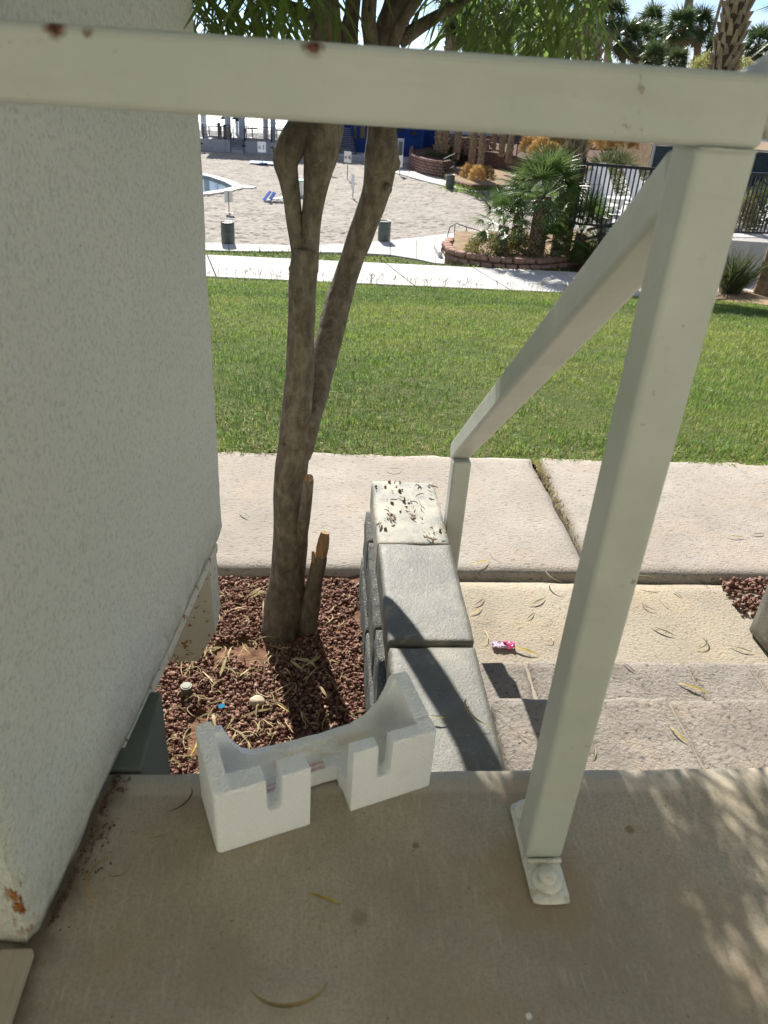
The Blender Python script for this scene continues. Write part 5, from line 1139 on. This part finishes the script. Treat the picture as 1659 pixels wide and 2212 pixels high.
# ================================================================== POOL TERRACE
ZP=-2.52
a=ony(1236,480,20.6); pxl=6.35
MB().prism([(pxl+.9,20.15),(30,18.6),(40,31.2),(19,33),(pxl+3.2,33)],-6.5,ZP).obj('pool_deck',MAT['path'])['kind']='structure'
MB().prism([(14,27.5),(36,26.5),(40,31.1),(19,32.8)],ZP,ZP+.03).obj('pool_lawn',MAT['soil'])['kind']='structure'
def fence(name,label,P,h,sp,tall=None):
    t_=thing(name,label,'fence',(P[0].x,P[0].y,P[0].z)); U=Vector((0,0,h))
    a,b=P; MB().bar(a+U,b+U,.06,.07).obj('top_rail',MAT['black'],t_); MB().bar(a+U*.88,b+U*.88,.035,.035).obj('upper_rail',MAT['black'],t_) if False else None; MB().bar(a+Vector((0,0,.1)),b+Vector((0,0,.1)),.04,.045).obj('bottom_rail',MAT['black'],t_)
    n=int((b-a).length/sp)
    for k in range(1,n): q=a.lerp(b,k/n); MB().bar(q+Vector((0,0,.1)),q+U,.030,.030,(0,1,0)).obj('picket',MAT['black'],t_)
    return t_
fa=Vector((ony(1240,470,20.6).x,20.6,ZP)); fc=Vector((ony(1418,500,20.2).x,20.2,ZP)); fd=Vector((ony(1700,520,20.5).x+.2,20.8,ZP))
f1=fence('pool_fence','black picket pool fence between the booted palm and corner post',(fa,fc),1.52,.115); f2=fence('pool_fence','black picket pool fence to the right of the corner post',(fc+Vector((.06,0,0)),fd),1.52,.115)
MB().box(fa.x-.045,fa.x+.045,20.55,20.65,ZP-.0,ZP+1.66).obj('post',MAT['black'],f1); MB().box(fc.x-.05,fc.x+.05,20.15,20.25,ZP,ZP+1.85).obj('post',MAT['black'],f1); MB().box(fd.x-.05,fd.x+.05,20.75,20.85,ZP,ZP+1.7).obj('post',MAT['black'],f2)
xm=(fa.x+fc.x)/2; 
# sloping ramp handrail in front of the fence
rh=thing('ramp_handrail','black double handrail sloping up in front of the pool fence','handrail',(fa.x+.5,20.0,ZP))
for dz in (0,-.22): 
    a=ony(1268,497,20.0); b=ony(1440,455,19.9); a.z+=dz; b.z+=dz; MB().bar(a,b,.05,.05).obj('rail',MAT['black'],rh)
for u,v in ((1300,490),(1370,472),(1420,459)): q=ony(u,v,20.0); MB().bar(q,Vector((q.x,q.y,ZP-.4)),.045,.045,(0,1,0)).obj('post',MAT['black'],rh)
def lounger():
    t_=thing('pool_lounger','white resin pool lounger','lounger',(0,0,0),'white pool loungers')
    m=MB(); n=14; prof=[(1.95*i/n-.0,.33+.035*math.sin(i/n*7)) for i in range(n+1)]
    m.add([(x,-.32,z) for x,z in prof]+[(x,.32,z) for x,z in prof]+[(x,-.32,z-.05) for x,z in prof]+[(x,.32,z-.05) for x,z in prof],
      [(i,i+1,i+1+n+1,i+n+1) for i in range(n)]+[(i+2*(n+1),i+3*(n+1),i+1+3*(n+1),i+1+2*(n+1)) for i in range(n)]+[(i,i+2*(n+1),i+1+2*(n+1),i+1) for i in range(n)]+[(i+n+1,i+1+n+1,i+1+3*(n+1),i+3*(n+1)) for i in range(n)]); m.obj('seat',MAT['white'],t_,loc=(0,0,0))
    m=MB(); 
    for k in range(5): u0,u1=k/5,(k+.93)/5; a=Vector((.62,0,.36)).lerp(Vector((.10,0,1.12)),u0); b=Vector((.62,0,.36)).lerp(Vector((.10,0,1.12)),u1); m.bar(a,b,.60-.05*(k==4),.03)
    bk=MB().bar((.62,0,.36),(.10,0,1.14),.60,.035); bk.obj('backrest',MAT['white'],t_,loc=(0,0,0),bevel=.02)
    for x in (.1,1.85):
        for y in (-.28,.28): MB().box(x-.035,x+.035,y-.03,y+.03,0,.31).obj('leg',MAT['white'],t_,loc=(0,0,0))
    return t_
lg=lounger(); lg['label']='white pool lounger nearest the booted palm, left of three in back'
def setl(o,u,v,Y,rz,s): p=ony(u,v,Y); o.location=(p.x,p.y,ZP+.002); o.rotation_euler=(0,0,rz); o.scale=(s,)*3
setl(lg,1276,420,24.6,-1.0,1.05)
for u,v,Y,rz,l in ((1340,430,24.2,-.35,'white pool lounger in the middle of the back row'),(1402,435,24.0,-.35,'white pool lounger behind the fence corner post'),(1250,470,22.3,-.3,'white pool lounger in front, half behind palm fronds'),(1450,440,23.5,-.4,'white pool lounger hidden mostly by the tall railing post')):
    o=dup(lg,(0,0,0),0,l); setl(o,u,v,Y,rz-.65,1.05)
def tbl(u,Y,l):
    p=ony(u,440,Y); t_=thing('side_table',l,'side table',(p.x,p.y,ZP+.002),'white side tables by the pool'); MB().lathe([(.22,0),(.27,.38),(.30,.40),(.30,.44)],16).obj('drum',MAT['white'],t_,loc=(0,0,0)); MB().lathe([(.305,.441),(.305,.465)],16).obj('top',MAT['white'],t_,loc=(0,0,0))
tbl(1325,23.0,'white side table in front of the middle lounger'); tbl(1312,21.6,'white side table closest to the fence')
p=ony(1376,415,24.8); 
# dark utility screen, shrubs and boulders behind the pool
q=ony(1455,345,30.5); us=thing('screen_panel','dark grey screened enclosure behind the fence corner','enclosure',(q.x,30.5,ZP)); MB().box(q.x-.9,q.x+6.5,30.45,30.5,ZP,ZP+1.35).obj('panel',MAT['windscreen'],us)
for k in range(5): MB().box(q.x-.9+k*1.8,q.x-.83+k*1.8,30.36,30.44,ZP,ZP+1.45).obj('post',MAT['greymetal'],us)
MB().box(q.x-.9,q.x+6.5,30.37,30.43,ZP+1.37,ZP+1.43).obj('top_rail',MAT['greymetal'],us)
for k,(u,v,Y,R,Hh,mt,l) in enumerate(((1300,372,27.5,.8,.9,'shrub','dark green bush behind the left loungers'),(1380,372,28,.9,.8,'shrub','dark green bush between lounger backs'),(1620,470,22.4,.5,1.0,'shrub','dark bush behind the right fence'),(1652,455,22.8,.6,1.3,'shrub','taller dark bush at the right edge behind fence'),(1605,480,21.6,.3,.9,'shruby','thin flowering shrub behind the right fence'))):
    p=ony(u,v,Y); shrub('pool_bush',l,'bush',(p.x,p.y,ZP+.01),mt,R,Hh,1400,.10,120+k,.1,group='bushes around the pool')
for k,(u,v,Y,r_,l) in enumerate(((1290,333,34,.28,'tan boulder on the hillside behind the fence'),(1360,342,34,.3,'pale boulder right of the golden mounds'),(1390,350,33.5,.26,'small boulder near the fence corner'),(1330,340,35,.25,'low boulder between golden mounds'))): p=ony(u,v,Y); nugget('boulder',(p.x,p.y,-2.45),r_,MAT['rock'],l,'boulder',1.2,1,.8,k+7)
for k,(u,v,Y,l) in enumerate(((1318,336,35,'spiky green yucca left behind the fence'),(1345,338,35,'spiky green yucca right behind the fence'))): p=ony(u,v,Y); shrub('yucca',l,'yucca',(p.x,p.y,-2.56),'shrub',.55,.6,260,.5,140+k,1.0,group='yuccas behind the fence')
# ================================================================== RIGHT EDGE: dirt bed, ornamental grass, palm foot
a=onterr(1560,640); 
dv=[onterr(u,v,.015) for u,v in ((1540,650),(1560,612),(1600,596),(1700,604),(1760,640),(1700,664),(1620,655))]
MB().add([tuple(p) for p in dv],[tuple(range(len(dv)))]).obj('dirt_bed',MAT['beddirt'])['kind']='structure'
og=onterr(1575,640); n=420; r=np.random.RandomState(71); th=r.rand(n)*6.283; ph=.15+.55*r.rand(n)**1.3
D=np.stack([np.cos(th)*np.sin(ph),np.sin(th)*np.sin(ph),np.cos(ph)],1); P=np.zeros((n,3)); P[:,0]=.10*r.randn(n); P[:,1]=.10*r.randn(n); Lh=size(150,og)
V,F=leaves(P,D,r.randn(n,3),Lh*(.45+.6*r.rand(n)),np.full(n,.018),.28); o=linkmesh('ornamental_grass',fastmesh('ornamental_grass',V,F,MAT['shrub'])); o.location=og; tag(o,'dark spiky ornamental grass clump at the right behind the tall post','ornamental grass')
pf=onterr(1650,640); t_=thing('palm_tree','pale palm trunk foot at the right edge of the lawn','palm tree',pf); rr=size(44,pf)/2; linkmesh('trunk',trunk_mesh('trunk',6.0,rr*1.1,rr*.8,[MAT['palmtrunk'],MAT['palmboot']],0,4),t_).location=(0,0,-.05)
o=bpy.data.objects.new('crown',FC[1]); C.objects.link(o); o.parent=t_; o.location=(0,0,6.0); o.scale=(1.2,)*3
